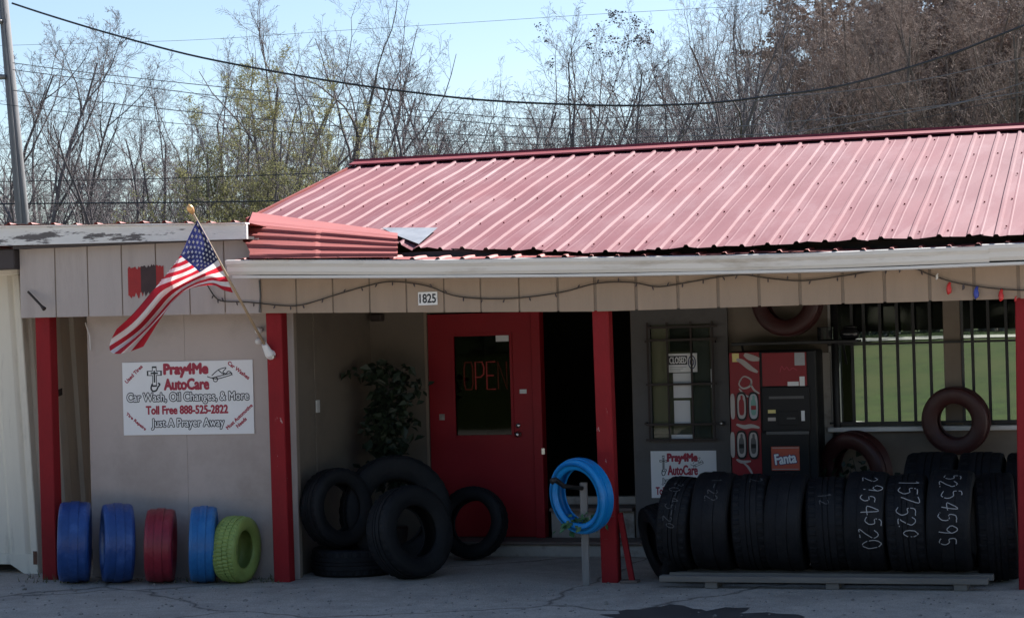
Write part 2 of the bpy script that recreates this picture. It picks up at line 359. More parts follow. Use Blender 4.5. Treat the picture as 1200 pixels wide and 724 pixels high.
MB().prism([(mx_[0] - .02, -.008, 2.49), (.8, -.008, 2.415), (XR, -.008, 2.415), (XR, -.008, 2.89), (mx_[0] - .02, -.008, 2.89)], (0, .045, 0)).build('fascia_backing', 'groove', shop, fixn=True)
# sprayed-over patch on the left fascia: real thin coat with dripped edges
def patch(px0, px1, pt, pb, m, Yp, seed):
    r = random.Random(seed); x0, x1, z0, z1 = rect(px0, pt, px1, pb, Yp); n = 14
    pts = [(lerp(x0, x1, i / n), Yp, z1 + r.uniform(-.02, .012)) for i in range(n + 1)] + [(lerp(x1, x0, i / n), Yp, z0 + r.uniform(-.03, .03)) for i in range(n + 1)]
    MB().poly(pts[::-1]).build('paint_patch', m, fas)
patch(150, 168, 313, 346, 'redspray', -.0215, 1); patch(180, 192, 311, 343, 'redspray', -.0215, 2); patch(165, 183, 311, 344, 'darkspray', -.0230, 3)
# --- posts
def post(pa, pb, wd=.155, dp=.14):
    a, c = Vector(pa), Vector(pb); b_ = MB(); k = 0
    for p in (a, c): b_.v += [(p.x - wd / 2, p.y - dp / 2, p.z), (p.x + wd / 2, p.y - dp / 2, p.z), (p.x + wd / 2, p.y + dp / 2, p.z), (p.x - wd / 2, p.y + dp / 2, p.z)]
    b_.f = [(3, 2, 1, 0), (4, 5, 6, 7), (0, 1, 5, 4), (1, 2, 6, 5), (2, 3, 7, 6), (3, 0, 4, 7)]; b_.mi = [0] * 6
    return b_.build('porch_post', 'redpost', shop, bevel=.008)
post((-4.69, .115, 0), (-4.70, .115, 2.75)); post((-2.29, .115, 0), (-2.305, .115, 2.75)); post((.775, .30, 0), (.80, .115, 2.75), .15); post((4.385, .115, 0), (4.43, .115, 2.75), .17)
# brace leaning on the third post
bp = at_z(741, 683, 0); p2 = (.87, .28, .62)
MB().bar((bp.x, bp.y, .02), p2, .05, .04).build('post_brace', 'redpost', shop, bevel=.004)
MB().box(bp.x - .1, bp.x + .06, bp.y - .06, bp.y + .06, .008, .03).build('brace_foot', 'steptread', shop, bevel=.004)
# --- gutter (K profile), two lengths
def gutter(x0, x1, n, dz):
    prof = [(-.27, 0), (-.27, -.125), (-.345, -.13), (-.375, -.10), (-.385, -.06), (-.415, -.03), (-.42, 0), (-.405, .006), (-.40, -.005), (-.405, -.025), (-.37, -.058), (-.36, -.095), (-.342, -.12), (-.278, -.118), (-.278, 0)]
    b_ = MB(); m = len(prof)
    for i in range(n + 1):
        x = lerp(x0, x1, i / n); zt = interp(guttop, x) + dz + .004 * math.sin(x * 2.3)
        b_.v += [(x, y, zt + z) for y, z in prof]
    for i in range(n):
        for j in range(m): a = i * m + j; c = i * m + (j + 1) % m; b_.f.append((a, c, c + m, a + m)); b_.mi.append(0)
    b_.f += [list(range(m)), [n * m + j for j in range(m)][::-1]]; b_.mi += [0, 0]
    return b_.build('gutter', 'gutter', shop, fixn=True)
gx = at_y(1151, 295, -.4).x
gutter(-2.56, gx + .05, 24, 0); gutter(gx, XR, 8, .012)
b = MB(); x0 = -2.52; n = 16                                             # soffit strip under the gutter
for i in range(n):
    a, c = lerp(x0, XR, i / n), lerp(x0, XR, (i + 1) / n)
    za, zc = interp(guttop, a) - .134, interp(guttop, c) - .134
    b.prism([(a, -.36, za), (c, -.36, zc), (c, -.36, zc - .022), (a, -.36, za - .022)], (0, .335, 0))
b.build('soffit', 'gutter', shop, fixn=True)
# dark eave board seen in the gap under the roof edge
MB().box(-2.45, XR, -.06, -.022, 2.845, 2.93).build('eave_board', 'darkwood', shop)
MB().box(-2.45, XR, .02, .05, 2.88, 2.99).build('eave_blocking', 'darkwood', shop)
# --- main ribbed roof, sheet by sheet
TH = rad(14); E0 = at_y(700, 295, -.35); RN = Vector((0, -math.sin(TH), math.cos(TH)))
RY, RZ = 4.98, E0.z + (4.98 - E0.y) * math.tan(TH)
def rz(y): return E0.z + (y - E0.y) * math.tan(TH)
low = []
for px, py in ((300, 254), (463, 278), (490, 290), (530, 292), (620, 294), (700, 295), (780, 293), (860, 289), (940, 285), (1000, 282), (1060, 280), (1200, 276)):
    q = on_plane(px, py, E0, RN); low.append((q.x, q.y))
low[0] = (-3.35, low[0][1]); low += [(9, low[-1][1])]
roof = MB().box(-3.30, XR, 4.4, RY + .02, rz(4.4) - .16, rz(4.4) - .10).build('roof', 'darkwood', shop)   # ridge purlin carries the sheets
def rib_profile(w_, ribs, s=1):
    P = [(0, 0)]; sp = w_ / ribs
    for k in range(ribs):
        c = sp * (k + .5); P += [(c - .026, 0), (c - .011, .019), (c + .011, .019), (c + .026, 0)]
        if k < ribs - 1 or True: P += [(c + sp * .33, 0), (c + sp * .36, .0018), (c + sp * .40, .0018), (c + sp * .43, 0)]
    P = [p for p in P if p[0] < w_ - 1e-4] + [(w_, 0)]
    return P
SW = .233 * 4; rng = random.Random(11); XL = -3.35; i = 0; screws = MB()
while XL + i * SW < XR:
    xa = XL + i * SW; b_ = MB(); P = rib_profile(SW + .02, 4); jl = rng.uniform(-.03, .03); lift = .0025 * (i % 2); ny = 10
    for j in range(ny + 1):
        for px, pz in P:
            X = xa + px; y0 = interp(low, X) + jl * (X > -.9) + (.012 * math.sin(X * 31) if X > -.9 else -.14)
            y = lerp(y0, RY, j / ny); z = rz(y) + lift + .004 * math.sin(X * 5 + j * 1.7) * (j < ny)
            if j == 0: z += .006 * math.sin(X * 17 + i)
            b_.v.append((X, y - pz * math.sin(TH), z + pz * math.cos(TH)))
    m = len(P)
    for j in range(ny):
        for k in range(m - 1): a = j * m + k; b_.f.append((a, a + 1, a + m + 1, a + m)); b_.mi.append(0)
    b_.build('roof_sheet', 'roof', roof)
    for k in range(4):
        X = xa + SW / 4 * (k + .5) + .07
        for yy in (-.05, 1.1, 2.3, 3.5, 4.6):
            y = yy + rng.uniform(-.06, .06)
            if y > interp(low, X) + .1:
                z = rz(y) + .006; screws.tube([(X, y, z), (X, y - .003, z + .012)], [.009, .007], 5)
    i += 1
stuff(screws.build('screw', 'ridge', roof))
b = MB()                                                                  # ridge cap
prof = [(RY - .17, rz(RY - .17) + .03), (RY - .165, rz(RY - .165) + .045), (RY - .02, RZ + .045), (RY, RZ + .075), (RY + .04, RZ + .075), (RY + .06, RZ + .045), (RY + .2, rz(RY - .2) + .045), (RY + .2, rz(RY - .2) + .02), (RY, RZ + .03)]
b.prism([(-3.37, y, z) for y, z in prof], (XR + 3.37, 0, 0)); b.build('ridge_cap', 'ridge', roof, fixn=True)
b = MB(); b.prism([(-3.35, RY + .02, RZ - .01), (XR, RY + .02, RZ - .01), (XR, 10.6, rz(-.64)), (-3.35, 10.6, rz(-.64))], (0, 0, -.03)); b.build('back_slope', 'roof', shop, fixn=True)
# rake trim along the left roof edge
MB().prism([(-3.37, 1.9, rz(1.9) - .10), (-3.37, RY, RZ - .10), (-3.37, RY, RZ + .012), (-3.37, 1.9, rz(1.9) + .012)], (-.02, 0, 0)).build('rake_trim', 'flap', shop, fixn=True)
# older lower roof layer peeking out above the gutter
b_ = MB(); X = -2.5; P = rib_profile(XR + 2.5, 42); ny = 2
for j in range(ny + 1):
    for px, pz in P:
        X = -2.5 + px; zt = interp(guttop, X) + .018
        y = lerp(-.41, -.07, j / ny); b_.v.append((X, y + (.012 * math.sin(X * 9) if j == 0 else 0), zt + pz * .9 + .02 * j / ny + .006 * math.sin(X * 3.1) - (.01 if j == 0 else 0)))
m = len(P)
for j in range(ny):
    for k in range(m - 1): a = j * m + k; b_.f.append((a, a + 1, a + m + 1, a + m)); b_.mi.append(0)
b_.build('lower_roof_edge', 'flap', shop)
# folded sheet that laps from the left roof down on to the porch eave
L0, L1, L2 = on_plane(296, 252, E0, RN) + Vector((0, 0, .03)), at_y(291, 262, .36), at_y(287, 303, -.44)
R0, R1, R2 = on_plane(466, 274, E0, RN) + Vector((0, 0, .02)), at_y(466, 279, .18), at_y(466, 301, -.42)
def flapf(u, v):
    a, c = (L0, R0) if v < .3 else (L1, R1); d, e = (L1, R1) if v < .3 else (L2, R2)
    t = v / .3 if v < .3 else (v - .3) / .7
    p = a.lerp(c, u).lerp(d.lerp(e, u), t)
    if v >= .3:
        s = 0
        for c0, wd_, h in ((.12, .05, .022), (.38, .05, .026), (.64, .05, .026), (.90, .05, .022)):
            cc = c0 + .035 * math.sin(u * 3 + c0 * 9) * (1 - u); s = max(s, h * max(0, min(1, 1.6 - abs(t - cc) / wd_ * 1.3)))
        p = p + Vector((0, -.6, .8)) * s + Vector((0, -1, 0)) * (.02 * math.sin(u * 11 + t * 6) * (1 - u) + .018 * (u < .5))
        p.x += -.05 * math.sin(t * 5) * (1 - u) ** 6
    else: p.z += .012 * max(0, 1 - abs(t - .8) / .1)
    return p
MB().grid(flapf, 36, 70).build('folded_sheet', 'flap', shop)
# bare metal patch on the roof
q = [on_plane(px, py, E0, RN) + RN * .03 for px, py in ((448, 271), (513, 271), (491, 290), (463, 279))]
MB().prism(q, RN * .004).build('roof_patch', 'zinc', shop, fixn=True)
# --- left flat roof: peeling white board and corrugated edge
x0, x1, zb0, zt0 = -7.5, -2.44, 3.2, 3.386
def fb(x): t = (x + 4.98) / 2.55; return 3.2 - .037 * t, 3.372 - .075 * t
n = 10; rng = random.Random(4); b = MB()
for i in range(n):
    a, c = lerp(-7.5, x1, i / n), lerp(-7.5, x1, (i + 1) / n)
    b.prism([(a, -.2, fb(a)[0]), (c, -.2, fb(c)[0]), (c, -.2, fb(c)[1]), (a, -.2, fb(a)[1])], (0, .035, 0))
b.build('eave_trim', 'whiteboard', shop, fixn=True)
MB().prism([(-7.5, -.225, fb(-7.5)[1] + .003), (x1, -.225, fb(x1)[1] + .003), (x1, -.225, fb(x1)[1] + .016), (-7.5, -.225, fb(-7.5)[1] + .016)], (0, .10, 0)).build('drip_edge', 'white', shop, fixn=True)
b_ = MB(); P = rib_profile(5.06, 22); m = len(P)
for j, (y, dz) in enumerate(((-.25, 0), (4.5, -.28))):
    for px, pz in P:
        X = -7.5 + px; b_.v.append((X, y + .015 * math.sin(X * 7), fb(X)[1] + .02 + pz * .9 + dz + .006 * math.sin(X * 5)))
for k in range(m - 1): b_.f.append((k, k + 1, m + k + 1, m + k)); b_.mi.append(0)
b_.build('flat_roof_sheet', 'flap', shop)
MB().box(-4.87, -2.45, -.165, .01, 3.165, 3.19).build('soffit_board', 'darkwood', shop)
MB().box(-7.5, -4.90, -.10, .10, 2.98, 3.17).build('eave_beam', 'darkwood', shop, bevel=.01)
# --- walls
WL = at_y(105, 520, .32).x
lw = MB().box(WL + .01, -2.235, .345, .42, 0, 3.15).build('left_wall', 'groove', shop)
seam = at_y(219, 520, .32).x
for a, c in ((WL, seam - .0008), (seam + .0008, -2.23)): MB().box(a, c, .325, .348, .0, 3.14).build('wall_panel', 'wall_mauve', lw, bevel=.002)
xr = at_y(434, 450, YB).x; seam2 = None
rw = MB().box(xr - .08, xr - .004, .42, YB + .05, 0, 3.0).build('return_wall', 'groove', shop)
for a, c in ((.33, 1.02), (1.026, YB + .02)): MB().box(xr - .01, xr + .012, a, c, 0, 2.62).build('wall_panel', 'wall_tan', rw, bevel=.003)
MB().box(xr + .012, xr + .024, .985, 1.06, 0, 2.62).build('batten', 'wall_tan', rw, bevel=.003)
MB().box(xr + .024, xr + .04, .98, 1.06, 1.52, 1.64).build('switch_box', 'gutter', rw, bevel=.004)
DX0, DX1, DWX, GX1 = at_y(504, 500, YB).x, at_y(637, 500, YB).x, at_y(742, 500, YB).x, at_y(857, 500, YB).x
WX0 = at_y(972, 450, YB).x
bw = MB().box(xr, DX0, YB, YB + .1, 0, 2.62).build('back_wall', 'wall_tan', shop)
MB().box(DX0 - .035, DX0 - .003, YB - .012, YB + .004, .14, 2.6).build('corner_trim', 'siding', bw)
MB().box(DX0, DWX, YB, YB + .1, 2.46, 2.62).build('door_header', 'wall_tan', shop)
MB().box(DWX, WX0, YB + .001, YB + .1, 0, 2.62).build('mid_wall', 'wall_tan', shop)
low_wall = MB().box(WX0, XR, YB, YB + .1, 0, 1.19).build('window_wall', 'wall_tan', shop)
MB().box(WX0 - .02, XR, YB - .09, YB + .12, 1.19, 1.235).build('window_sill', 'gutter', shop, bevel=.006)
MB().box(WX0, XR, YB, YB + .1, 2.46, 2.62).build('window_header', 'inside', shop)
mu0, mu1 = at_y(1107, 450, YB).x, at_y(1127, 450, YB).x
MB().box(mu0, mu1, YB + .0, YB + .1, 1.236, 2.46).build('mullion', 'wall_tan', shop, bevel=.006)
MB().box(WX0, WX0 + .06, YB + .0, YB + .1, 1.236, 2.46).build('window_jamb', 'gutter', shop, bevel=.006)
gx0, gx1 = at_y(987, 450, YB).x, at_y(991, 450, YB).x
for a, c in ((WX0 + .061, mu0 - .001), (mu1 + .001, XR)):
    wnd = MB().box(a, c, YB + .056, YB + .062, 1.237, 2.459).build('window', 'glass', shop)
    fr_ = MB()
    fr_.box(a, a + .025, YB + .04, YB + .075, 1.237, 2.459); fr_.box(a + .026, c, YB + .04, YB + .075, 1.237, 1.26); fr_.build('window_frame', 'vendgrey', wnd)
# iron bars
for p in (1000, 1014, 1033, 1053, 1072, 1091.6, 1141, 1160, 1181, 1201, 1221):
    x = at_y(p, 450, YB - .05).x
    MB().box(x - .014, x + .014, YB - .06, YB - .032, 1.26, 2.55).build('window_bar', 'blackbar', shop)
for z in (1.275, 2.035): MB().box(WX0, XR, YB - .066, YB - .060, z - .011, z + .011).build('bar_rail', 'blackbar', shop)
# pale board, dark pipe and pale pipe beside the window
x0, x1, z0, z1 = rect(957, 413, 974, 500, YB - .03)
MB().box(x0, x1, YB - .04, YB - .006, .9, z1).build('wall_board', 'step', shop, bevel=.004)
x0, x1, z0, z1 = rect(976, 413, 985, 520, YB - .03)
MB().tube([((x0 + x1) / 2, YB - .05, .3), ((x0 + x1) / 2, YB - .05, 2.5)], .036, 10).build('drain_pipe', 'blackbar', shop, smooth=True)
# ceilings, partitions and the rest of the shell
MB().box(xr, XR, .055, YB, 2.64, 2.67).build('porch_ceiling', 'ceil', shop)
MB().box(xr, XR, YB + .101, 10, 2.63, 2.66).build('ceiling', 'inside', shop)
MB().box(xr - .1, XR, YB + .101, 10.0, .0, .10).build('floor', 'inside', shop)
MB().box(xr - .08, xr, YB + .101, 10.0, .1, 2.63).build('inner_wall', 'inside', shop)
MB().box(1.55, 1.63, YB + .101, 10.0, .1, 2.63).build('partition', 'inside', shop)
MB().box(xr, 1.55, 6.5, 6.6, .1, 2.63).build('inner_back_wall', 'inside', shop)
YK = 9.9
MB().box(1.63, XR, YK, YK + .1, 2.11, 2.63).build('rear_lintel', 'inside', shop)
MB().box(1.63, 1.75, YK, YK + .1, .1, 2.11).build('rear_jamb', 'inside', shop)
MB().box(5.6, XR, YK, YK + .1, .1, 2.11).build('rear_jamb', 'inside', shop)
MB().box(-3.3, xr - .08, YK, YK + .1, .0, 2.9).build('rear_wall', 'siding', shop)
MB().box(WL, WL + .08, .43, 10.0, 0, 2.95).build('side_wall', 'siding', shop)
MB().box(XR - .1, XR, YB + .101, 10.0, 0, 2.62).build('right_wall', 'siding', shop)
b = MB(); b.prism([(-3.3, 2.0, 2.95), (-3.3, 9.9, 2.95), (-3.3, RY, RZ - .12)], (.06, 0, 0)); b.build('gable', 'siding', shop, fixn=True)
b = MB(); b.prism([(XR - .08, 0, 2.9), (XR - .08, 9.9, 2.9), (XR - .08, RY, RZ - .12)], (.06, 0, 0)); b.build('gable', 'siding', shop, fixn=True)
MB().box(WL + .09, -3.32, 4.3, 10, 2.9, 2.94).build('low_roof', 'zinc', shop)
# steps
st = MB().box(DX0 - .15, GX1 + .1, 2.17, YB - .001, 0, .125).build('door_step', 'step', shop, bevel=.008)
MB().box(DX0 - .17, GX1 + .1, 2.13, YB - .002, .126, .155).build('tread', 'steptread', st, bevel=.006)
MB().box(DX1 + .05, DWX - .02, YB + .02, YB + .14, .10, .42).build('riser', 'step', shop, bevel=.004)
MB().box(DX1 + .05, DWX - .02, YB - .06, YB + .4, .421, .455).build('tread', 'steptread', shop, bevel=.004)
MB().box(DX1 + .05, DWX - .02, YB + .3, YB + .42, .46, .54).build('riser', 'step', shop, bevel=.004)
MB().box(1.70, 2.62, 1.95, YB - .003, .0, .125).build('machine_pad', 'step', shop, bevel=.008)
# --- red door
Yd = YB - .03
LX1 = at_y(625, 500, Yd).x
gx = rect(533, 393, 599, 510, Yd)
b = MB(); D0 = DX0 + .012; zt = 2.445; zb = .165
b.box(D0, gx[0], Yd, Yd + .045, zb, zt); b.box(gx[1], LX1, Yd, Yd + .045, zb, zt); b.box(gx[0], gx[1], Yd, Yd + .045, zb, gx[2]); b.box(gx[0], gx[1], Yd, Yd + .045, gx[3], zt)
rd = b.build('red_door', 'reddoor', shop); rd['label'] = 'dark red door with glass upper window'
t_ = .022; b = MB()
b.box(gx[0] - t_, gx[0] + .004, Yd - .014, Yd - .001, gx[2] - t_, gx[3] + t_); b.box(gx[1] - .004, gx[1] + t_, Yd - .014, Yd - .001, gx[2] - t_, gx[3] + t_)
b.box(gx[0] + .005, gx[1] - .005, Yd - .013, Yd - .001, gx[2] - t_, gx[2] + .004); b.box(gx[0] + .005, gx[1] - .005, Yd - .013, Yd - .001, gx[3] - .004, gx[3] + t_); b.build('window_frame', 'reddoor', rd)
MB().box(gx[0], gx[1], Yd + .015, Yd + .020, gx[2], gx[3]).build('pane', 'glassdark', rd)
k = at_y(606, 509, Yd - .05)
MB().tube([(k.x, Yd, k.z), (k.x, Yd - .02, k.z), (k.x, Yd - .03, k.z), (k.x, Yd - .05, k.z), (k.x, Yd - .065, k.z)], [.034, .03, .013, .028, .016], 12).build('knob', 'chrome', rd, smooth=True)
MB().tube([(k.x, Yd, k.z + .09), (k.x, Yd - .018, k.z + .09)], [.026, .022], 12).build('deadbolt', 'chrome', rd, smooth=True)
for (a, c, d, e), m in (((609, 456, 617, 461), 'paper'), ((515, 485, 521, 492), 'step'), ((581, 393, 596, 400), 'paper')):
    r_ = rect(a, c, d, e, Yd - .004); MB().box(r_[0], r_[1], Yd - .006, Yd - .001, r_[2], r_[3]).build('sticker', m, rd)
MB().box(LX1 + .004, DX1, YB - .05, YB + .1, .156, 2.455).build('door_jamb', 'reddoor', shop, bevel=.004)
MB().box(DX1 - .012, DX1 + .02, YB - .055, YB - .051, 1.0, 1.06).build('strike_plate', 'chrome', shop)
MB().box(DX0 + .001, LX1, YB + .016, YB + .1, .10, .16).build('sill_plate', 'steptread', shop)
# --- grey door leaf, swung open flat against the wall
Yg = YB - .09
g0, g1 = at_y(742, 480, Yg).x, at_y(855, 480, Yg).x
wx = rect(763, 380, 834, 514, Yg)
b = MB(); zb, zt = .17, 2.44
b.box(g0, wx[0], Yg, Yg + .045, zb, zt); b.box(wx[1], g1, Yg, Yg + .045, zb, zt); b.box(wx[0], wx[1], Yg, Yg + .045, zb, wx[2]); b.box(wx[0], wx[1], Yg, Yg + .045, wx[3], zt)
gd = b.build('grey_door', 'greydoor', shop); gd['label'] = 'dark grey open door with barred window'
MB().box(wx[0], wx[1], Yg + .02, Yg + .025, wx[2], wx[3]).build('pane', 'glass', gd)
MB().box(wx[0], wx[1], Yg + .047, Yg + .052, wx[2], wx[3]).build('pane_backing', 'wall_tan', gd)
for a, m in (((765, 385, 784, 508), 'siding'), ((812, 385, 832, 512), 'greydoor'), ((785, 384, 812, 412), 'inside')):
    r_ = rect(*a, Yg + .04); MB().box(r_[0], r_[1], Yg + .036, Yg + .042, r_[2], r_[3]).build('curtain', m, gd)
for p in (760, 783, 811, 836): x = at_y(p, 450, Yg - .05).x; MB().box(x - .009, x + .009, Yg - .055, Yg - .037, rect(760, 378, 762, 517, Yg)[2], rect(760, 378, 762, 517, Yg)[3]).build('window_bar', 'rustbar', gd)
for p in (383, 398, 450, 497, 515):
    r_ = rect(757, p - 1.2, 840, p + 1.2, Yg - .07); MB().box(r_[0], r_[1], Yg - .068, Yg - .056, r_[2], r_[3]).build('bar_rail', 'rustbar', gd)
for p in (758, 838):
    for q_ in (400, 496): a = at_y(p, q_, Yg); MB().box(a.x - .01, a.x + .01, Yg - .056, Yg - .001, a.z - .012, a.z + .012).build('bar_bracket', 'rustbar', gd)
for (a, c, d, e) in ((789, 437, 810, 466), (790, 469, 809, 496), (787, 509, 812, 515), (833, 432, 838, 454)):
    r_ = rect(a, c, d, e, Yg + .01); MB().box(r_[0], r_[1], Yg + .012, Yg + .015, r_[2], r_[3]).build('notice', 'paper', gd)
k = at_y(846, 496, Yg - .04)
MB().tube([(k.x, Yg, k.z), (k.x, Yg - .03, k.z), (k.x, Yg - .06, k.z)], [.012, .026, .018], 10).build('knob', 'chrome', gd, smooth=True)
# small fixtures
p = at_y(333, 382, .45); MB().box(p.x - .03, p.x + .05, .40, .52, p.z - .05, p.z + .06).build('security_camera', 'blackbar', shop, bevel=.012)
p = at_y(441, 372, YB - .1); MB().box(p.x - .06, p.x + .06, YB - .14, YB - .001, p.z - .04, p.z + .04).build('porch_lamp', 'terracotta', shop, bevel=.015)
p = at_y(305, 392, .30)
b = MB()
for dz in (.05, -.05): b.tube([(p.x, .325, p.z + dz), (p.x, .27, p.z + dz - .01), (p.x, .24, p.z + dz - .015)], [.02, .034, .03], 10)
b.build('flood_lamp', 'gutter', shop, smooth=True)
a, c = at_y(33, 342, -.06), at_y(52, 362, -.14)
MB().tube([a, a.lerp(c, .8), c], [.012, .012, .022], 8).build('pipe_bracket', 'rustbar', shop)
a, c = at_y(304, 328, -.03), at_y(304, 366, -.03)
MB().tube([(a.x, -.03, a.z), (a.x + .006, -.03, (a.z + c.z) / 2), (c.x, -.03, c.z)], .008, 6).build('cable', 'wire', shop)
a, c = at_y(100, 378, .30), at_y(106, 410, .30)
MB().tube([a, a.lerp(c, .5) + Vector((.03, -.02, 0)), c], .006, 6).build('cable', 'gutter', shop)
# ================================================================== CONTAINER BESIDE THE SHOP
Yc = .50; cb, ct = at_y(45, 660, Yc), at_y(22, 322, Yc)
con = thing('storage_container', 'off white ribbed steel storage container beside the left porch post', 'container', (cb.x - 1.2, Yc, 0))
lean = (ct.x - cb.x) / (ct.z - cb.z)
def cx_(z): return cb.x + lean * (z - cb.z)
CZ0, CZ1 = at_y(20, 657, Yc).z, ct.z
def corr(t): k = (t % .42) / .42; return 0 if k < .42 else (.03 if .52 < k < .9 else (.03 * (k - .42) / .1 if k <= .52 else .03 * (1 - k) / .1))
b = MB(); n = 120
b.grid(lambda u, v: (cx_(lerp(CZ0, CZ1, v)) - .07 - (1 - u) * 2.6, Yc + .03 - corr((1 - u) * 2.6 + .16), lerp(CZ0, CZ1, v)), n, 1); b.build('front_panel', 'container', con)
b = MB(); b.grid(lambda u, v: (cx_(lerp(CZ0, CZ1, v)) - .03 + corr(u * 5 + .1), Yc + .06 + u * 5, lerp(CZ0, CZ1, v)), 240, 1); b.build('side_panel', 'container', con)
zf = at_y(40, 676, Yc).z
def cq(z, y, d=0): return (cx_(z) + d, y, z)
b = MB(); b.v = [cq(zf, Yc, -.07), cq(zf, Yc), cq(zf, Yc + .09), cq(zf, Yc + .09, -.07), cq(CZ1, Yc, -.07), cq(CZ1, Yc), cq(CZ1, Yc + .09), cq(CZ1, Yc + .09, -.07)]
b.f = [(3, 2, 1, 0), (4, 5, 6, 7), (0, 1, 5, 4), (1, 2, 6, 5), (2, 3, 7, 6), (3, 0, 4, 7)]; b.mi = [0] * 6; b.build('corner_post', 'container', con, bevel=.008)
q0, q1 = at_y(13, 662, Yc), at_y(36, 678, Yc)
b = MB(); b.prism([(cb.x - 2.6, Yc - .012, CZ0 - .03), (q0.x, Yc - .012, CZ0 - .03), (q1.x, Yc - .012, zf), (cb.x - .002, Yc - .012, zf), (cb.x - .002, Yc - .012, CZ0 + .07), (cb.x - 2.6, Yc - .012, CZ0 + .07)], (0, .03, 0)); b.build('bottom_rail', 'container', con, fixn=True)
MB().box(cb.x - 2.6, cx_(CZ1), Yc - .01, Yc + 5.1, CZ1 + .001, CZ1 + .06).build('roof', 'container', con, bevel=.01)
MB().box(cb.x - 2.6, cb.x - .02, Yc + .09, Yc + 5.1, CZ0 + .0, CZ0 + .06).build('floor', 'rustedge', con)
for yy in (.3, 2.4, 4.6): MB().box(cb.x - 2.4, cb.x - .2, Yc + yy, Yc + yy + .12, 0.006, CZ0 - .002).build('sleeper', 'darkwood', con)
MB().box(cb.x - .045, cb.x - .005, Yc - .02, Yc - .013, CZ0 - .03, CZ0 + .1).build('hinge', 'rustedge', con)
a = at_y(80, 463, 1.0); xs_ = cx_(a.z) + .012; MB().prism([(xs_, .86, a.z - .05), (xs_, 1.16, a.z + .0), (xs_, 1.16, a.z + .07), (xs_, .86, a.z + .02)], (.006, 0, 0)).build('name_plate', 'blackbar', con, fixn=True)

# ================================================================== SIGNS
def sign(name, label, px, Y, rows, parent_cat='sign'):
    x0, x1, z0, z1 = rect(*px, Y); s = thing(name, label, parent_cat, ((x0 + x1) / 2, Y, z0))
    MB().box(x0, x1, Y, Y + .006, z0, z1).build('board', 'white', s, bevel=.001); return s, x0, x1, z0, z1
Ys = .312
S, x0, x1, z0, z1 = sign('banner_sign', 'white banner with black cross and maroon and outlined lettering on the mauve wall', (144, 423, 297, 509), Ys, None)
def U(u, v): return lerp(x0, x1, u), lerp(z1, z0, v)          # u right, v down
W_, H_ = x1 - x0, z1 - z0
def tx(body, u0, v0, u1, v1, m='signred', off=.03, d=.0015, outline=None, ang=0):
    cx, cz = U((u0 + u1) / 2, (v0 + v1) / 2); wd, ht = (u1 - u0) * W_, (v1 - v0) * H_
    if outline: put_text(body, cx, cz, wd, ht, Ys - d, outline, S, off + .085, ang); d += .001
    return put_text(body, cx, cz, wd, ht, Ys - d, m, S, off, ang)
def logo(S_, Uf, W_s, H_s, Yp, k=1.0):
    # cross with a chain, and the line drawing of a car
    for wd, m, d in ((.036, 'ink', .0012), (.024, 'white', .0018), (.012, 'ink', .0024)):
        b_ = MB(); e = wd * W_s * .5; g = {.036: .0, .024: .012, .012: .03}[wd] * W_s
        ax, az = Uf(.25, .06); _, bz = Uf(.25, .34); lx_, cz_ = Uf(.192, .155); rx_, _ = Uf(.308, .155)
        b_.box(ax - e, ax + e, Yp - d, Yp - d + .0004, bz + g, az - g); b_.box(lx_ + g, ax - e, Yp - d, Yp - d + .0004, cz_ - e, cz_ + e); b_.box(ax + e, rx_ - g, Yp - d, Yp - d + .0004, cz_ - e, cz_ + e)
        b_.build('cross', m, S_)
    b_ = MB(); pts = [(.232, .30), (.222, .36), (.236, .40), (.262, .39), (.276, .345), (.29, .31), (.277, .29)]
    ribbon(b_, [Uf(*p) for p in smoothpts([(a, c, 0) for a, c in pts]) for p in [(p[0], p[1])]] if False else [Uf(p[0], p[1]) for p in smoothpts([(a, c, 0) for a, c in pts])], .012 * W_s, Yp - .0012)
    b_.build('chain', 'ink', S_)
    b_ = MB()
    for pts in ([(.655, .215), (.69, .235), (.74, .215), (.80, .19), (.84, .175), (.835, .20), (.79, .225), (.73, .25), (.69, .24)], [(.69, .205), (.74, .13), (.80, .10), (.775, .16), (.80, .185)], [(.74, .13), (.765, .17), (.785, .19)],
                [(.70, .235), (.705, .28), (.725, .285), (.735, .25), (.72, .23), (.70, .235)], [(.80, .185), (.815, .15), (.835, .165), (.845, .205)]):
        ribbon(b_, [Uf(p[0], p[1]) for p in smoothpts([(a, c, 0) for a, c in pts], 4)], .0065 * W_s, Yp - .0014)
    b_.build('car_drawing', 'ink', S_)
logo(S, U, W_, H_, Ys)
tx('Pray4Me', .325, .035, .66, .215, off=.07); tx('AutoCare', .325, .24, .665, .385, off=.07)
tx('Car Wash, Oil Changes, & More', .035, .425, .965, .575, 'white', .012, outline='ink')
tx('Toll Free 888-525-2822', .18, .605, .805, .715, off=.06)
tx('Just A Prayer Away', .22, .78, .775, .925, 'white', .012, outline='ink')
tx('Used Tires', .005, .135, .175, .185, off=.06, ang=rad(42)); tx('Car Washes', .80, .115, .99, .165, off=.06, ang=rad(-36))
tx('Tire Repairs', .005, .79, .19, .84, off=.06, ang=rad(-38)); tx('Most Automotive', .765, .74, 1.015, .79, off=.06, ang=rad(40)); tx('Needs', .86, .82, .95, .87, off=.06, ang=rad(40))

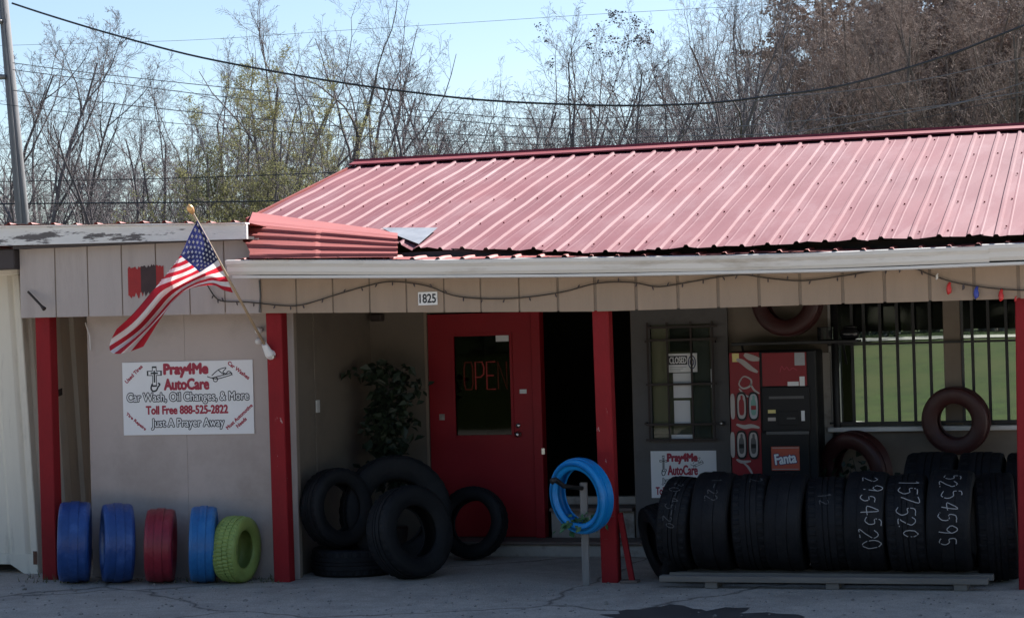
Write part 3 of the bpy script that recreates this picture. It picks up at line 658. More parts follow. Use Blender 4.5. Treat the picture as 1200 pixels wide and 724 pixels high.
Ys = Yg - .008
S, x0, x1, z0, z1 = sign('small_banner_sign', 'small white sign with cross and maroon lettering low on the grey door', (763, 528, 840, 583), Ys, None)
W_, H_ = x1 - x0, z1 - z0
b = 0
def U2(u, v): return lerp(x0, x1, u * .96 + .0), lerp(z1, z0, v * .92)
logo(S, lambda u, v: U(u * 1.02 - .06, v * 1.25 + .02), W_, H_, Ys)
tx('Pray4Me', .26, .06, .71, .27, off=.07); tx('AutoCare', .26, .31, .71, .51, off=.045)
tx('Just A Prayer Away', .17, .58, .83, .72, 'white', .012, outline='ink'); tx('Toll Free 888-525-2822', .07, .77, .93, .93, off=.045)

Ys = -.030
S, x0, x1, z0, z1 = sign('house_number_plate', 'small white plate with black street number on the beige fascia', (490, 342, 512.5, 357.5), Ys, None)
W_, H_ = x1 - x0, z1 - z0
tx('1825', .08, .16, .92, .82, 'ink', .035)
for u in (.06, .94):
    cx, cz = U(u, .5); MB().tube([(cx, Ys, cz), (cx, Ys - .004, cz)], .006, 6).build('screw', 'chrome', S)

Ys = Yg + .008
S, x0, x1, z0, z1 = sign('closed_sign', 'white closed notice with dark band hanging in the barred door window', (783, 414, 817, 436), Ys, None)
W_, H_ = x1 - x0, z1 - z0
a, c = U(.02, .12), U(.66, .60); MB().box(a[0], c[0], Ys - .0012, Ys - .0004, c[1], a[1]).build('band', 'ink', S)
put_text('CLOSED', *U(.34, .36), .58 * W_, .34 * H_, Ys - .002, 'white', S, .03)
b = MB(); cx, cz = U(.82, .48)
for k in range(2): ribbon(b, [(cx + (.12 - .06 * k) * W_ * math.cos(t * math.pi / 8), cz + (.34 - .17 * k) * H_ * math.sin(t * math.pi / 8)) for t in range(17)], .035 * W_, Ys - .0012)
b.build('clock_dial', 'navy', S)
b = MB()
for k in range(3): a = U(.05, .72 + .09 * k); c = U(.62 - .1 * k, .72 + .09 * k); ribbon(b, [a, c], .03 * H_, Ys - .0012)
b.build('fine_print', 'signgrey', S)

# neon sign hanging inside the red door window
Yn = Yd + .06; x0, x1, z0, z1 = rect(543, 424, 596, 456, Yn); W_, H_ = x1 - x0, z1 - z0
S = thing('open_sign', 'dim red neon open sign behind the red door glass', 'neon sign', ((x0 + x1) / 2, Yn, z0))
MB().box(x0 - .01, x1 - .0, Yn + .02, Yn + .035, z0 - .09, z1 + .02).build('backboard', 'blackbar', S)
L4 = {'O': [[(0, .2), (.15, 0), (.85, 0), (1, .2), (1, .8), (.85, 1), (.15, 1), (0, .8), (0, .2)]], 'P': [[(0, 0), (0, 1), (.8, 1), (1, .8), (.95, .55), (.6, .45), (.05, .45)]], 'E': [[(1, 1), (0, 1), (0, 0), (1, 0)], [(0, .5), (.8, .5)]], 'N': [[(0, 0), (0, 1), (1, 0), (1, 1)]]}
for i, ch in enumerate('OPEN'):
    b = MB(); u0 = .02 + i * .25
    for st_ in L4[ch]: b.tube([(lerp(x0, x1, u0 + .19 * a), Yn, lerp(z0, z1, c)) for a, c in st_], .007, 6)
    b.build('letter', 'neon' if ch in 'PE' else 'neondim', S)

# ================================================================== TYRES
_tm = {}
def tire_meshes(R, wd, rb, style, side, tread):
    key = (R, wd, rb, style, side, tread)
    if key in _tm: return _tm[key]
    h = wd / 2; hs = R - rb; n = 64
    prof = [(-.78 * h, R - .012), (-.94 * h, R - .020), (-1.0 * h, R - .055), (-1.0 * h, rb + hs * .5), (-.96 * h, rb + hs * .28), (-.80 * h, rb + hs * .08), (-.70 * h, rb), (-.58 * h, rb), (-.60 * h, rb + .02), (-.80 * h, rb + hs * .35), (-.82 * h, rb + hs * .6), (-.6 * h, R - .03)]
    prof = prof + [(-x, r) for x, r in prof[::-1]]
    b_ = MB(); b_.lathe_x(prof, n); me = b_.mesh('tire'); me.materials.append(M[side]); me.polygons.foreach_set('use_smooth', [True] * len(me.polygons))
    t_ = MB(); nt_ = 144 if style == 'block' else 96
    cuts = {'rib': [(-.95, -.52), (-.46, -.16), (-.10, .10), (.16, .46), (.52, .95)], 'block': [(-.9, -.48), (-.42, .0), (.05, .45), (.50, .9)], 'slick': [(-.95, -.3), (-.28, .28), (.3, .95)]}[style]
    for ci, (a, c) in enumerate(cuts):
        k = len(t_.v)
        for i in range(nt_):
            an = 2 * math.pi * i / nt_; ca, sa = math.cos(an), math.sin(an)
            ro = R - (.010 * max(abs(a), abs(c)) ** 3)
            cut = (style == 'block' and (i + ci) % 3 == 0) or (style == 'rib' and abs(ci - 2) == 2 and i % 3 == 0)
            rt = ro - (.008 if cut else 0); sk = .02 * math.sin(i * .0)
            edge_a = ro - (.014 if abs(a) > .8 else .0); edge_c = ro - (.014 if abs(c) > .8 else 0)
            for x, r in ((a * h, R - .03), (a * h, min(rt, edge_a)), ((a * .7 + c * .3) * h, rt), ((a * .3 + c * .7) * h, rt), (c * h, min(rt, edge_c)), (c * h, R - .03)): t_.v.append((x, r * ca, r * sa))
        for i in range(nt_):
            i2 = (i + 1) % nt_
            for j in range(5): t_.f.append((k + i * 6 + j, k + i * 6 + j + 1, k + i2 * 6 + j + 1, k + i2 * 6 + j)); t_.mi.append(0)
    tm = t_.mesh('tread'); tm.materials.append(M[tread])
    _tm[key] = (me, tm); return _tm[key]
def tire(label, c, R, wd, rb=None, yaw=0, tilt=0, style='rib', side='rubber', tread='tread', group=None, flat=False, name='tire', spin=0, cat='tire'):
    """c = centre; yaw turns the axle about Z from +X; tilt leans the wheel about its ground tangent; flat = lying on its side"""
    me, tm = tire_meshes(R, wd, rb or R * .58, style, side, tread)
    o = link(name, me); tag(o, label, cat, group); ch = link('tread', tm, o)
    if flat: rot = Matrix.Rotation(yaw, 4, 'Z') @ Matrix.Rotation(rad(90), 4, 'Y') @ Matrix.Rotation(spin, 4, 'X')
    else: rot = Matrix.Rotation(yaw, 4, 'Z') @ Matrix.Rotation(tilt, 4, 'Y') @ Matrix.Rotation(spin, 4, 'X')
    o.matrix_world = Matrix.Translation(Vector(c)) @ rot
    return o
def lowest(R, wd, tilt): return R * math.cos(tilt) + wd / 2 * .88 * abs(math.sin(tilt))
# painted tyres along the mauve wall: (label, left px, right px, top px, width m, yaw, style, side/tread paint)
PT = [('royal blue painted tire standing right beside the corner red post', 65, 111, 588, .29, -3, 'slick', 'bluepaint'),
      ('royal blue painted tire standing between the other blue tire and red tire', 117, 158, 590, .28, 5, 'slick', 'bluepaint'),
      ('crimson red painted tire standing under the white banner', 169, 208, 596, .26, -5, 'slick', 'redpaint'),
      ('light blue painted tire standing next to the lime green tire', 221, 257, 593, .235, -4, 'slick', 'lbluepaint'),
      ('small lime green painted tire with blocky tread turned sideways', 253, 301, 605, .24, -27, 'block', 'limepaint')]
for lab, pl, pr, pt, wd, yaw, stl, pm in PT:
    base = at_z((pl + pr) / 2 + 3, 682, 0); yb_ = base.y - .05; top = at_y((pl + pr) / 2, pt, yb_); R = (top.z) / 2
    ya = rad(16.7 + yaw) + math.atan((600 - (pl + pr) / 2) / F); R = round(R, 3)
    tire(lab, (at_y((pl + pr) / 2, 640, yb_).x, yb_, R + .008), R, wd, R * .57, ya, rad(2), stl, pm, pm, 'painted tires along the mauve wall', spin=yaw * .1)
# pile of black tyres by the red door
def gy(px, py): return at_z(px, py, 0)
q = gy(398, 678)
tire('black tire lying flat under the leaning tire by the tan wall', (q.x, q.y + .40, .135), .41, .25, .235, rad(20), flat=True, group='black tire pile by the red door')
tire('black tire standing on top of the flat tire by the tan wall', (at_y(390, 598, .45).x - .03, .62, .262 + .375), .375, .24, .225, rad(-27), rad(-6), group='black tire pile by the red door')
tire('large black tire leaning tilted in front of the tire pile', (at_y(473, 618, .25).x, .42, .43), .43, .28, .235, rad(-30), rad(-10), group='black tire pile by the red door')
tire('biggest black tire standing behind the tilted tire and below the leafy plant', (at_y(468, 604, 1.25).x, 1.15, .545), .545, .26, .31, rad(-52), rad(-8), group='black tire pile by the red door')
q = at_y(550, 609, 1.75)
tire('black tire leaning against the lower part of the red door', (q.x, 1.86, .372), .36, .19, .225, rad(-97), rad(-12), group='black tire pile by the red door')
# row of black tyres on the pallet
bnd = [775, 813, 857, 899, 943, 991, 1039, 1087, 1140]; ROW = []
PZ = .115; Yr = .34
ords = ['first', 'second', 'third', 'fourth', 'fifth', 'sixth', 'seventh', 'eighth']
LABS = ['black tire with faint chalk numbers starting the pallet row beside the slanted tire', 'black tire with short faint chalk numbers, second in pallet row from slanted tire',
        'plain black tire with a single chalk digit near its top, third in pallet row', 'plain black tire with unmarked tread, fourth in pallet row from slanted tire',
        'black tire with rubbed grey scribble, fifth in pallet row from slanted tire', 'black tire in pallet row with large chalked 2954520, sixth from slanted tire',
        'black tire in pallet row with chalked 157520, seventh from slanted tire', 'black tire with crowded chalk numbers ending the pallet row near the red post']
for i in range(8):
    a, c = at_y(bnd[i], 615, Yr - .25).x, at_y(bnd[i + 1], 615, Yr - .25).x
    R = [.408, .430, .418, .424, .402, .428, .414, .432][i]
    o = tire(LABS[i], ((a + c) / 2, Yr + [.03, 0, .025, -.01, .03, 0, -.005, -.01][i], PZ + R + .002), R, (c - a) * .985, R * .56, rad([-6, -2, 2, -2, 3, -1, 0, -1][i]), rad([5, 2, -2, 2, -2, 1, -2, 2][i]), ['rib', 'slick', 'rib', 'slick', 'rib', 'slick', 'rib', 'slick'][i], group='black tires in a row on the pallet')
    ROW.append((o, R))
q = at_y(768, 618, .25)
tire('black tire slanted against the end of the pallet row showing its hole', (q.x + .03, .40, .355), .345, .22, .20, rad(-150), rad(14), group='black tires by the pallet')
q = at_y(1166, 625, .45)
tire('large black tire standing behind the red post at the pallet end', (q.x, .62, .47), .462, .34, .26, rad(4), rad(-2), group='black tires by the pallet')
for i, (p0, p1, lab) in enumerate(((1062, 1122, 'black tire standing behind the row under the dark red window tire'), (1124, 1178, 'black tire standing behind the row with faint chalk near the red post'), (1180, 1225, 'black tire standing behind the row just past the red post'))):
    a, c = at_y(p0, 560, 1.05).x, at_y(p1, 560, 1.05).x; R = at_y(p0, 531, 1.05).z / 2
    tire(lab, ((a + c) / 2, 1.15, R + .006), round(R, 3), (c - a) * .96, R * .55, rad(-2), 0, 'rib', group='black tires by the pallet')
# chalk writing, bent round the tread
DIG = {'0': [[(.5, 1), (.15, .75), (.15, .25), (.5, 0), (.85, .3), (.8, .75), (.5, 1)]], '1': [[(.3, .85), (.55, 1), (.5, 0)]], '2': [[(.1, .8), (.5, 1), (.85, .75), (.5, .35), (.1, 0), (.9, .05)]], '4': [[(.65, 0), (.65, 1), (.1, .35), (.95, .38)]],
       '5': [[(.85, 1), (.25, .98), (.2, .6), (.65, .6), (.85, .3), (.55, 0), (.12, .1)]], '6': [[(.75, 1), (.25, .6), (.2, .2), (.5, 0), (.8, .25), (.55, .48), (.22, .3)]], '7': [[(.1, .95), (.9, 1), (.4, 0)]], '9': [[(.8, .7), (.5, .5), (.2, .7), (.5, 1), (.8, .75), (.6, 0)]], '-': [[(.1, .5), (.9, .5)]], ' ': []}
def chalk(o, R, text, z_top_deg, size, m, seed, off=0, half=.12):
    r = random.Random(seed); b_ = MB(); s = 0
    rotinv = o.matrix_world.to_3x3().inverted(); adv = size * .82
    for ch in text:
        for st_ in DIG[ch]:
            pts = [(p.x, p.y) for p in smoothpts([(a, c, 0) for a, c in st_], 5)]; P = []
            jx, jy = r.uniform(-.12, .12), r.uniform(-.2, .2); sh_ = r.uniform(-.25, .25); sz = r.uniform(.85, 1.2)
            for a, c in pts:
                arc = s + ((a - .5) * sz + .5 + jx + sh_ * (c - .5)) * size * .66 + r.uniform(-.0015, .0015); X = off + ((c - .5) * sz + jy) * size * 1.15 + r.uniform(-.0015, .0015)
                th = rad(z_top_deg) - arc / R; P.append(((R + .004), th, X))
            k = len(b_.v); wd = .0036
            for i, (rr, th, X) in enumerate(P):
                j0, j1 = P[max(i - 1, 0)], P[min(i + 1, len(P) - 1)]; dx, dt = j1[2] - j0[2], (j1[1] - j0[1]) * R; l = math.hypot(dx, dt) or 1; nx, nt2 = -dt / l * wd, dx / l * wd
                for sg in (1, -1):
                    t2 = th + sg * nt2 / R; b_.v.append((X + sg * nx, -rr * math.cos(t2), rr * math.sin(t2)))
            for i in range(len(P) - 1):
                a = k + 2 * i
                if r.random() > .10: b_.f.append((a, a + 1, a + 3, a + 2)); b_.mi.append(0)
        s += adv * r.uniform(.9, 1.12)
    ob = b_.build('chalk_writing', m, o, world=False); return ob
chalk(ROW[0][0], ROW[0][1], '20-45-20', 62, .072, 'chalkdim', 1, -.01); chalk(ROW[1][0], ROW[1][1], '1-22', 63, .08, 'chalkdim', 2, .02); chalk(ROW[2][0], ROW[2][1], '2', 66, .09, 'chalkdim', 3, .06)
chalk(ROW[4][0], ROW[4][1], '12', 45, .08, 'chalkdim', 9, .0)
chalk(ROW[5][0], ROW[5][1], '2954520', 64, .118, 'chalk', 4, .06); chalk(ROW[6][0], ROW[6][1], '157520', 64, .118, 'chalk', 5, .02); chalk(ROW[7][0], ROW[7][1], '5254595', 68, .125, 'chalk', 6, .0)
# pallet
px0, px1 = at_y(776, 680, -.05).x, at_y(1160, 684, -.05).x
pal = thing('pallet', 'low weathered wooden pallet carrying the row of black tires', 'pallet', ((px0 + px1) / 2, .3, 0))
for y in (-.10, .16, .42, .68): MB().box(px0 + .02 * math.sin(y * 9), px1 + .02 * math.sin(y * 7), y, y + .11, .062, .112).build('deck_board', 'pallet', pal, bevel=.004)
for p in (834, 976, 1126): x = at_y(p, 688, -.05).x; MB().box(x - .055, x + .055, -.085, .78, .008, .060).build('runner', 'pallet', pal, bevel=.004)
# tyres hung and leant at the back
q = at_y(1121, 492, YB - .16)
tire('dark red painted tire resting on the barred window sill', (q.x, YB - .22, q.z), .325, .17, .165, rad(78), rad(-4), 'slick', 'brownred', 'brownred', 'painted planter tires')
q = at_y(1003, 550, 2.2)
tp = tire('dark brown red planter tire leaning under the barred window', (q.x, 2.22, .845), .375, .20, .215, rad(60), rad(-8), 'slick', 'brownred', 'brownred', 'painted planter tires')
MB().box(q.x - .35, q.x + .4, 2.02, 2.45, .0, .455).build('planter_stand', 'blackbar', shop, bevel=.01)
q = at_y(921, 351, 2.2)
tire('dark red painted tire hanging above the vending machine', (q.x, 2.30, q.z), .36, .17, .20, rad(76), rad(4), 'slick', 'brownred', 'brownred', 'painted planter tires')
MB().tube([(q.x, 2.30, q.z + .3), (q.x, 2.30, 2.66)], .008, 6).build('tire_chain', 'blackbar', shop)
# bright blue hanging tyre on a stake
q = at_y(683, 580, -.05)
hb = tire('bright blue painted planter tire hung up beside the middle red post', (q.x - .0, -.10, q.z), .335, .15, .235, rad(62), rad(-6), 'slick', 'skyblue', 'skyblue', 'painted planter tires')
sg = gy(684, 688); zt = at_y(684, 566, sg.y).z
stake = thing('wooden_stake', 'thin grey wooden stake standing behind the bright blue tire', 'stake', (sg.x, .03, 0))
MB().box(sg.x - .032, sg.x + .032, .02, .055, .006, zt).build('stake_board', 'stake', stake, bevel=.004)
MB().tube([(sg.x + .0, .01, zt - .05), (sg.x - .14, -.10, zt - .02), (sg.x - .20, -.16, zt + .04), (sg.x - .22, -.2, zt + .03)], [.018, .022, .026, .03], 8).build('hanger_arm', 'blackbar', stake, smooth=True)
def leaf_cluster(b_, c, rx, ry, rz_, n, ls, r):
    for _ in range(n):
        p = Vector((r.gauss(0, .5) * rx, r.gauss(0, .5) * ry, r.gauss(0, .5) * rz_)) + Vector(c)
        d = Vector((r.uniform(-1, 1), r.uniform(-1, 1), r.uniform(-.7, .8))).normalized(); e = d.orthogonal().normalized(); e = (e + d.cross(e) * r.uniform(-1, 1)).normalized()
        l = ls * r.uniform(.6, 1.3); wd = l * .32
        m0 = p + d * l * .5 + d.cross(e) * (l * .08)
        b_.poly([p, m0 + e * wd, p + d * l - Vector((0, 0, l * .15)), m0 - e * wd])
r = random.Random(3)
def greenery(label, c, rx, ry, rz_, n, ls, m):
    t = thing('planter_plant', label, 'plant', c); b_ = MB(); leaf_cluster(b_, c, rx, ry, rz_, n, ls, r); stuff(b_.build('leaves', m, t))
    b_ = MB(); b_.tube([(c[0], c[1], c[2] - rz_), (c[0] + .02, c[1], c[2]), (c[0] - .03, c[1], c[2] + rz_)], [.008, .006, .003], 5); b_.build('stem', m, t)
greenery('small green plant growing inside the bright blue tire', (q.x + .02, -.08, q.z - .24), .22, .10, .07, 90, .07, 'leafgreen')
q2 = tp.matrix_world.translation
greenery('dark green plant inside the brown red tire under the window', (q2.x, q2.y - .02, q2.z - .1), .28, .12, .22, 140, .09, 'leafdark')
# weeds on the flat tyre chalk mark
# ================================================================== PLANT BY THE TYRE PILE
q = at_y(455, 560, 1.9)
pl = thing('potted_tree', 'dark leafy artificial tree standing behind the black tire pile', 'plant', (q.x, 1.95, 0))
MB().tube([(q.x, 1.95, .006), (q.x, 1.95, .02), (q.x, 1.95, .30), (q.x, 1.95, .32)], [.12, .13, .17, .17], 16).build('pot', 'terracotta', pl, smooth=True)
b = MB(); b.tube([(q.x, 1.95, .3), (q.x + .02, 1.94, .9), (q.x - .02, 1.96, 1.5), (q.x + .03, 1.95, 1.9)], [.025, .02, .015, .006], 7)
b2 = MB(); r = random.Random(8)
for i in range(46):
    z = r.uniform(.75, 1.95); a = r.uniform(0, 6.28); l = r.uniform(.12, .40) * (1.25 if 1.6 < z < 1.9 else (.8 if z < 1.6 else .7)); d = Vector((math.cos(a), math.sin(a) * .6, r.uniform(-.1, .5))).normalized()
    s0 = Vector((q.x, 1.95, z)); e0 = s0 + d * l; b.tube([s0, s0.lerp(e0, .5) + Vector((0, 0, .03)), e0], [.006, .005, .002], 4)
    for t in range(9): leaf_cluster(b2, s0.lerp(e0, .25 + .75 * t / 8), .05, .05, .05, 2, .11, r)
b.build('trunk', 'terracotta', pl); b2.build('crown', 'leafdark', pl)
# ================================================================== VENDING MACHINE
Yv = 2.0; vx0, vx1 = at_y(857, 480, Yv).x, at_y(957, 480, Yv).x; vz1 = at_y(905, 411, Yv).z; vz0 = .127
vm = thing('vending_machine', 'red and black drink vending machine with orange square behind the tire row', 'vending machine', ((vx0 + vx1) / 2, 2.25, vz0))
MB().box(vx0, vx1, Yv + .03, 2.52, vz0 + .04, vz1).build('cabinet', 'vendblack', vm, bevel=.012)
for x in (vx0 + .06, vx1 - .06):
    for y in (2.08, 2.45): MB().tube([(x, y, vz0), (x, y, vz0 + .045)], .025, 8).build('foot', 'blackbar', vm)
def vrect(a, c, d, e, y0, y1, m, name, bev=.002, par=None):
    r_ = rect(a, c, d, e, y0); return MB().box(r_[0], r_[1], y0, y1, r_[2], r_[3]).build(name, m, par or vm, bevel=bev)
fp = vrect(857, 413, 892, 600, Yv + .01, Yv + .031, 'vendred', 'picture_panel'); vrect(893, 413, 945, 452, Yv + .008, Yv + .031, 'vendred', 'top_panel')
vrect(893, 453, 949, 505, Yv + .004, Yv + .031, 'vendblack', 'coin_panel', .006); vrect(893, 506, 949, 600, Yv + .006, Yv + .031, 'vendblack', 'lower_panel', .006)
vrect(898, 505, 948, 509, Yv - .004, Yv + .004, 'vendgrey', 'trim_strip')
yp = Yv + .0085
def vp(a, c, y=yp): p = at_y(a, c, y); return (p.x, p.z)
b = MB()
ribbon(b, smoothpts([(*vp(864, 418), 0), (*vp(872, 422), 0), (*vp(884, 431), 0), (*vp(890.5, 436), 0)]), [.02] + [.055] * 8 + [.075] * 9 + [.05], yp) if False else None
for pts, wd in (([(863, 421), (870, 424), (879, 431), (888, 436)], .05), ([(872, 415), (880, 419), (890, 421)], .06), ([(866, 447), (872, 441), (880, 445), (879, 452), (871, 455), (866, 450), (869, 444)], .018), ([(879, 449), (884, 457), (890, 461)], .02), ([(866, 455), (872, 462), (880, 466)], .02),
                ([(863, 497), (872, 500), (881, 499), (890, 501)], .04), ([(871, 542), (876, 546), (880, 552), (883, 558)], .022), ([(863, 538), (870, 541), (880, 540)], .03)):
    P = smoothpts([(*vp(a, c), 0) for a, c in pts]); n = len(P); ribbon(b, P, [wd * (.35 + .65 * math.sin(math.pi * min(1, (i + .6) / n))) for i in range(n)], yp - .0006)
b.build('script_lettering', 'vendcream', fp)
vrect(858, 414, 866, 424, yp - .0004, yp, 'yellow', 'picture_corner', 0, fp)
def oval(cx, cy, wx_, wy_, y0, m, par, name, ring=None):
    c0 = at_y(cx, cy, y0); pts = []; k = at_y(cx + 1, cy, y0).x - c0.x; kz = c0.z - at_y(cx, cy + 1, y0).z
    for i in range(28):
        a = 2 * math.pi * i / 28; x = math.copysign(abs(math.cos(a)) ** .7, math.cos(a)) * wx_ * k; z = math.copysign(abs(math.sin(a)) ** .55, math.sin(a)) * wy_ * kz; pts.append((c0.x + x, y0, c0.z + z))
    return MB().prism(pts, (0, .008, 0)).build(name, m, par, fixn=True)
for cy, cols in ((476, ('vendred', 'dgreen')), (521, ('vendgrey', 'vendgrey'))):
    for cx, cm in zip((869, 883), cols):
        bt = oval(cx, cy, 6.2, 17, Yv - .004, 'vendblack', vm, 'selection_button'); oval(cx, cy, 4.9, 14.5, Yv - .007, 'vendcream' if cm != 'dgreen' else 'signgrey', bt, 'button_face')
        oval(cx, cy + 1, 3.1, 9.5, Yv - .009, cm, bt, 'bottle_picture'); oval(cx, cy - 9.5, 1.4, 3.4, Yv - .0095, cm, bt, 'bottle_neck'); vrect(cx - 2.9, cy - 1, cx + 2.9, cy + 4, Yv - .0105, Yv - .0095, 'vendblack' if cm == 'vendgrey' else 'vendred', 'bottle_label', 0, bt)
    oval(858.6, cy, 2.6, 15, Yv - .003, 'vendcream', vm, 'selection_button')
ye = Yv + .0065
vrect(931, 413, 943, 428, ye, ye + .002, 'signgrey', 'round_badge', .0005); vrect(923, 447, 936, 452, ye, ye + .002, 'paper', 'sticker', 0); vrect(937, 441, 943, 452, ye, ye + .002, 'paper', 'sticker', 0)
put_text('Drinks', *vp(920, 433, ye), .14, .05, ye, 'orange', vm, .0) if False else None
b = MB(); P = smoothpts([(*vp(a, c, ye), 0) for a, c in ((914, 436), (916, 429), (919, 433), (922, 430), (925, 434), (929, 431), (934, 434))], 5); ribbon(b, P, .008, ye); b.build('faded_script', 'signred', vm)
yc = Yv + .0025
vrect(901, 464, 942, 467, yc, yc + .001, 'vendgrey', 'instruction_line', 0); vrect(900, 480, 909, 484, yc, yc + .001, 'yellow', 'price_sticker', 0); vrect(900, 489, 909, 493, yc, yc + .001, 'vendcream', 'price_sticker', 0)
vrect(939, 481, 943, 493, yc - .004, yc + .001, 'paper', 'bill_slot', 0); vrect(912, 482, 936, 498, yc - .004, yc + .001, 'vendblack', 'coin_slot', .003); vrect(922, 489, 932, 491, yc - .006, yc - .0042, 'vendgrey', 'slot', 0)
sq = vrect(904, 523, 937, 551, Yv - .001, Yv + .0055, 'orange', 'brand_square')
vrect(905, 524, 936, 525, Yv - .0025, Yv - .0012, 'vendcream', 'border', 0, sq); vrect(905, 549, 936, 550, Yv - .0025, Yv - .0012, 'vendcream', 'border', 0, sq)
c0 = vp(920.5, 537, Yv); put_text('Fanta', *c0, .20, .095, Yv - .0022, 'navy', sq, .12, rad(6)); put_text('Fanta', *c0, .20, .095, Yv - .0034, 'white', sq, .045, rad(6))
# shelf over the machine and the things on it
zs = at_y(905, 404, 2.3).z; sx0, sx1 = at_y(857, 404, 2.2).x, at_y(1006, 404, 2.2).x
zs = max(zs, vz1 + .015)
sh = thing('wall_shelf', 'dark narrow wall shelf above the vending machine', 'shelf', ((sx0 + sx1) / 2, YB - .2, zs))
MB().box(sx0, sx1, YB - .36, YB - .10, zs, zs + .03).build('shelf_board', 'blackbar', sh, bevel=.004)
for x in (sx0 + .1, sx1 - .15): MB().bar((x, YB - .33, zs - .002), (x, YB - .1, zs - .2), .02, .02, Vector((1, 0, 0))).build('bracket', 'blackbar', sh)
M['glossblack'] = mat('glossy black plastic', (.012, .012, .014), .18, .2, 4)
c0 = at_y(967, 395, YB - .24).x; MB().tube([(c0, YB - .24, zs + .031), (c0, YB - .24, zs + .04), (c0, YB - .24, zs + .15), (c0, YB - .24, zs + .158), (c0, YB - .24, zs + .16)], [.07, .075, .075, .079, .06], 18).build('can', 'glossblack'); tag(bpy.data.objects['can'], 'small black can with lid on the shelf over the vending machine', 'can')
c0 = at_y(996, 395, YB - .24).x
ho = thing('round_pot', 'shiny black round pot at the shelf end by the window bars', 'pot', (c0, YB - .24, zs + .031))
MB().tube([(c0, YB - .24, zs + .031), (c0, YB - .24, zs + .05), (c0, YB - .24, zs + .09), (c0, YB - .24, zs + .13), (c0, YB - .24, zs + .145)], [.05, .085, .10, .085, .06], 20).build('pot_body', 'glossblack', ho, smooth=True)
MB().tube([(c0, YB - .24, zs + .1455), (c0, YB - .24, zs + .155), (c0, YB - .24, zs + .165)], [.065, .07, .03], 20).build('pot_rim', 'glossblack', ho, smooth=True)

# ================================================================== FLAG
B0 = at_y(315, 413, .0); T0 = at_y(226, 250, -1.0)
fl = thing('flag', 'american flag on a wooden pole draped from the second red post', 'flag', tuple(B0))
MB().tube([B0, B0.lerp(T0, .5), T0], [.013, .013, .012], 8).build('pole', 'wood', fl, smooth=True)
ax = (T0 - B0).normalized()
MB().tube([T0, T0 + ax * .02, T0 + ax * .05, T0 + ax * .075, T0 + ax * .09], [.014, .026, .032, .024, .008], 10).build('finial', 'gold', fl, smooth=True)
b = MB(); b.tube([B0 + Vector((0, .05, -.02)), B0 + Vector((0, -.0, -.01)), B0 + ax * .1], [.05, .04, .026], 10); b.build('bracket', 'white', fl)
for s_ in (-1, 1):
    p = B0 + Vector((s_ * .04, -.005, -.04 * s_)); MB().tube([p + Vector((0, .04, 0)), p], .016, 6).build('bolt', 'chrome', fl)
us = [0, .2, .4, .6, .8, 1]
C0 = [(231, 258), (221, 278), (211, 299), (187, 330), (158, 365), (137, 385)]
C1 = [(254, 301), (246, 308), (233, 318), (205, 343), (168, 385), (131, 413)]
C2 = [(273, 343), (262, 340), (247, 334), (216, 341), (196, 362), (168, 406)]
def pole_y(py): return lerp(T0.y, B0.y, (py - 250) / (413 - 250)) - .02
def cpt(Cv, u):
    f_ = u * 5; i = min(4, int(f_)); P = [Vector((*p, 0)) for p in Cv]; a, b_, c, d = P[max(i - 1, 0)], P[i], P[i + 1], P[min(i + 2, 5)]; t = f_ - i
    return .5 * ((2 * b_) + (c - a) * t + (2 * a - 5 * b_ + 4 * c - d) * t * t + (3 * b_ - a - 3 * c + d) * t ** 3)
def flagpt(u, v, off=0):
    a, m_, c = cpt(C0, u), cpt(C1, u), cpt(C2, u); t_ = min(1, max(0, (u - .36) / .3)); w_ = .46 * t_ * t_ * (3 - 2 * t_); v0 = v; back = 0
    if v < w_: back = min(.07, (w_ - v) * .4); v = (w_ - v) / (1 - w_) * .75
    else: v = (v - w_) / (1 - w_)
    w0, w1, w2 = (1 - v) * (1 - 2 * v), 4 * v * (1 - v), v * (2 * v - 1); p = a * w0 + m_ * w1 + c * w2
    y0 = pole_y(lerp(258, 343, v)); y = lerp(y0, -.80, min(1, u * 1.25)) + back
    k = min(1, u * 2.2); y += k * (.075 * math.sin(v * 9 + u * 5.0) + .03 * math.sin(v * 17 - u * 8)) * (1 - .3 * u)
    return at_y(p.x, p.y, y + off)
NU, NV = 60, 52
def fm(i, j):
    st_ = min(12, j * 13 // NV)
    return 2 if (i < NU * .4 and st_ < 7) else (0 if st_ % 2 == 0 else 1)
MB().grid(flagpt, NU, NV, fm).build('cloth', ['flagred', 'flagwhite', 'flagblue'], fl, smooth=True)
b = MB()
for r_ in range(9):
    for c_ in range(6 if r_ % 2 == 0 else 5):
        u = .4 * (c_ + .5 + (.5 if r_ % 2 else 0)) / 6; v = (r_ + .7) / 9.4 * .535; du, dv = .025, .026
        for off in (-.006, .006):
            pts = []
            for k in range(10):
                a = math.pi * k / 5; q_ = 1 if k % 2 == 0 else .42
                pts.append(flagpt(max(0, min(1, u + du * q_ * math.sin(a))), max(0, v - dv * q_ * math.cos(a)), off))
            b.poly(pts)
stuff(b.build('stars', 'flagwhite', fl))

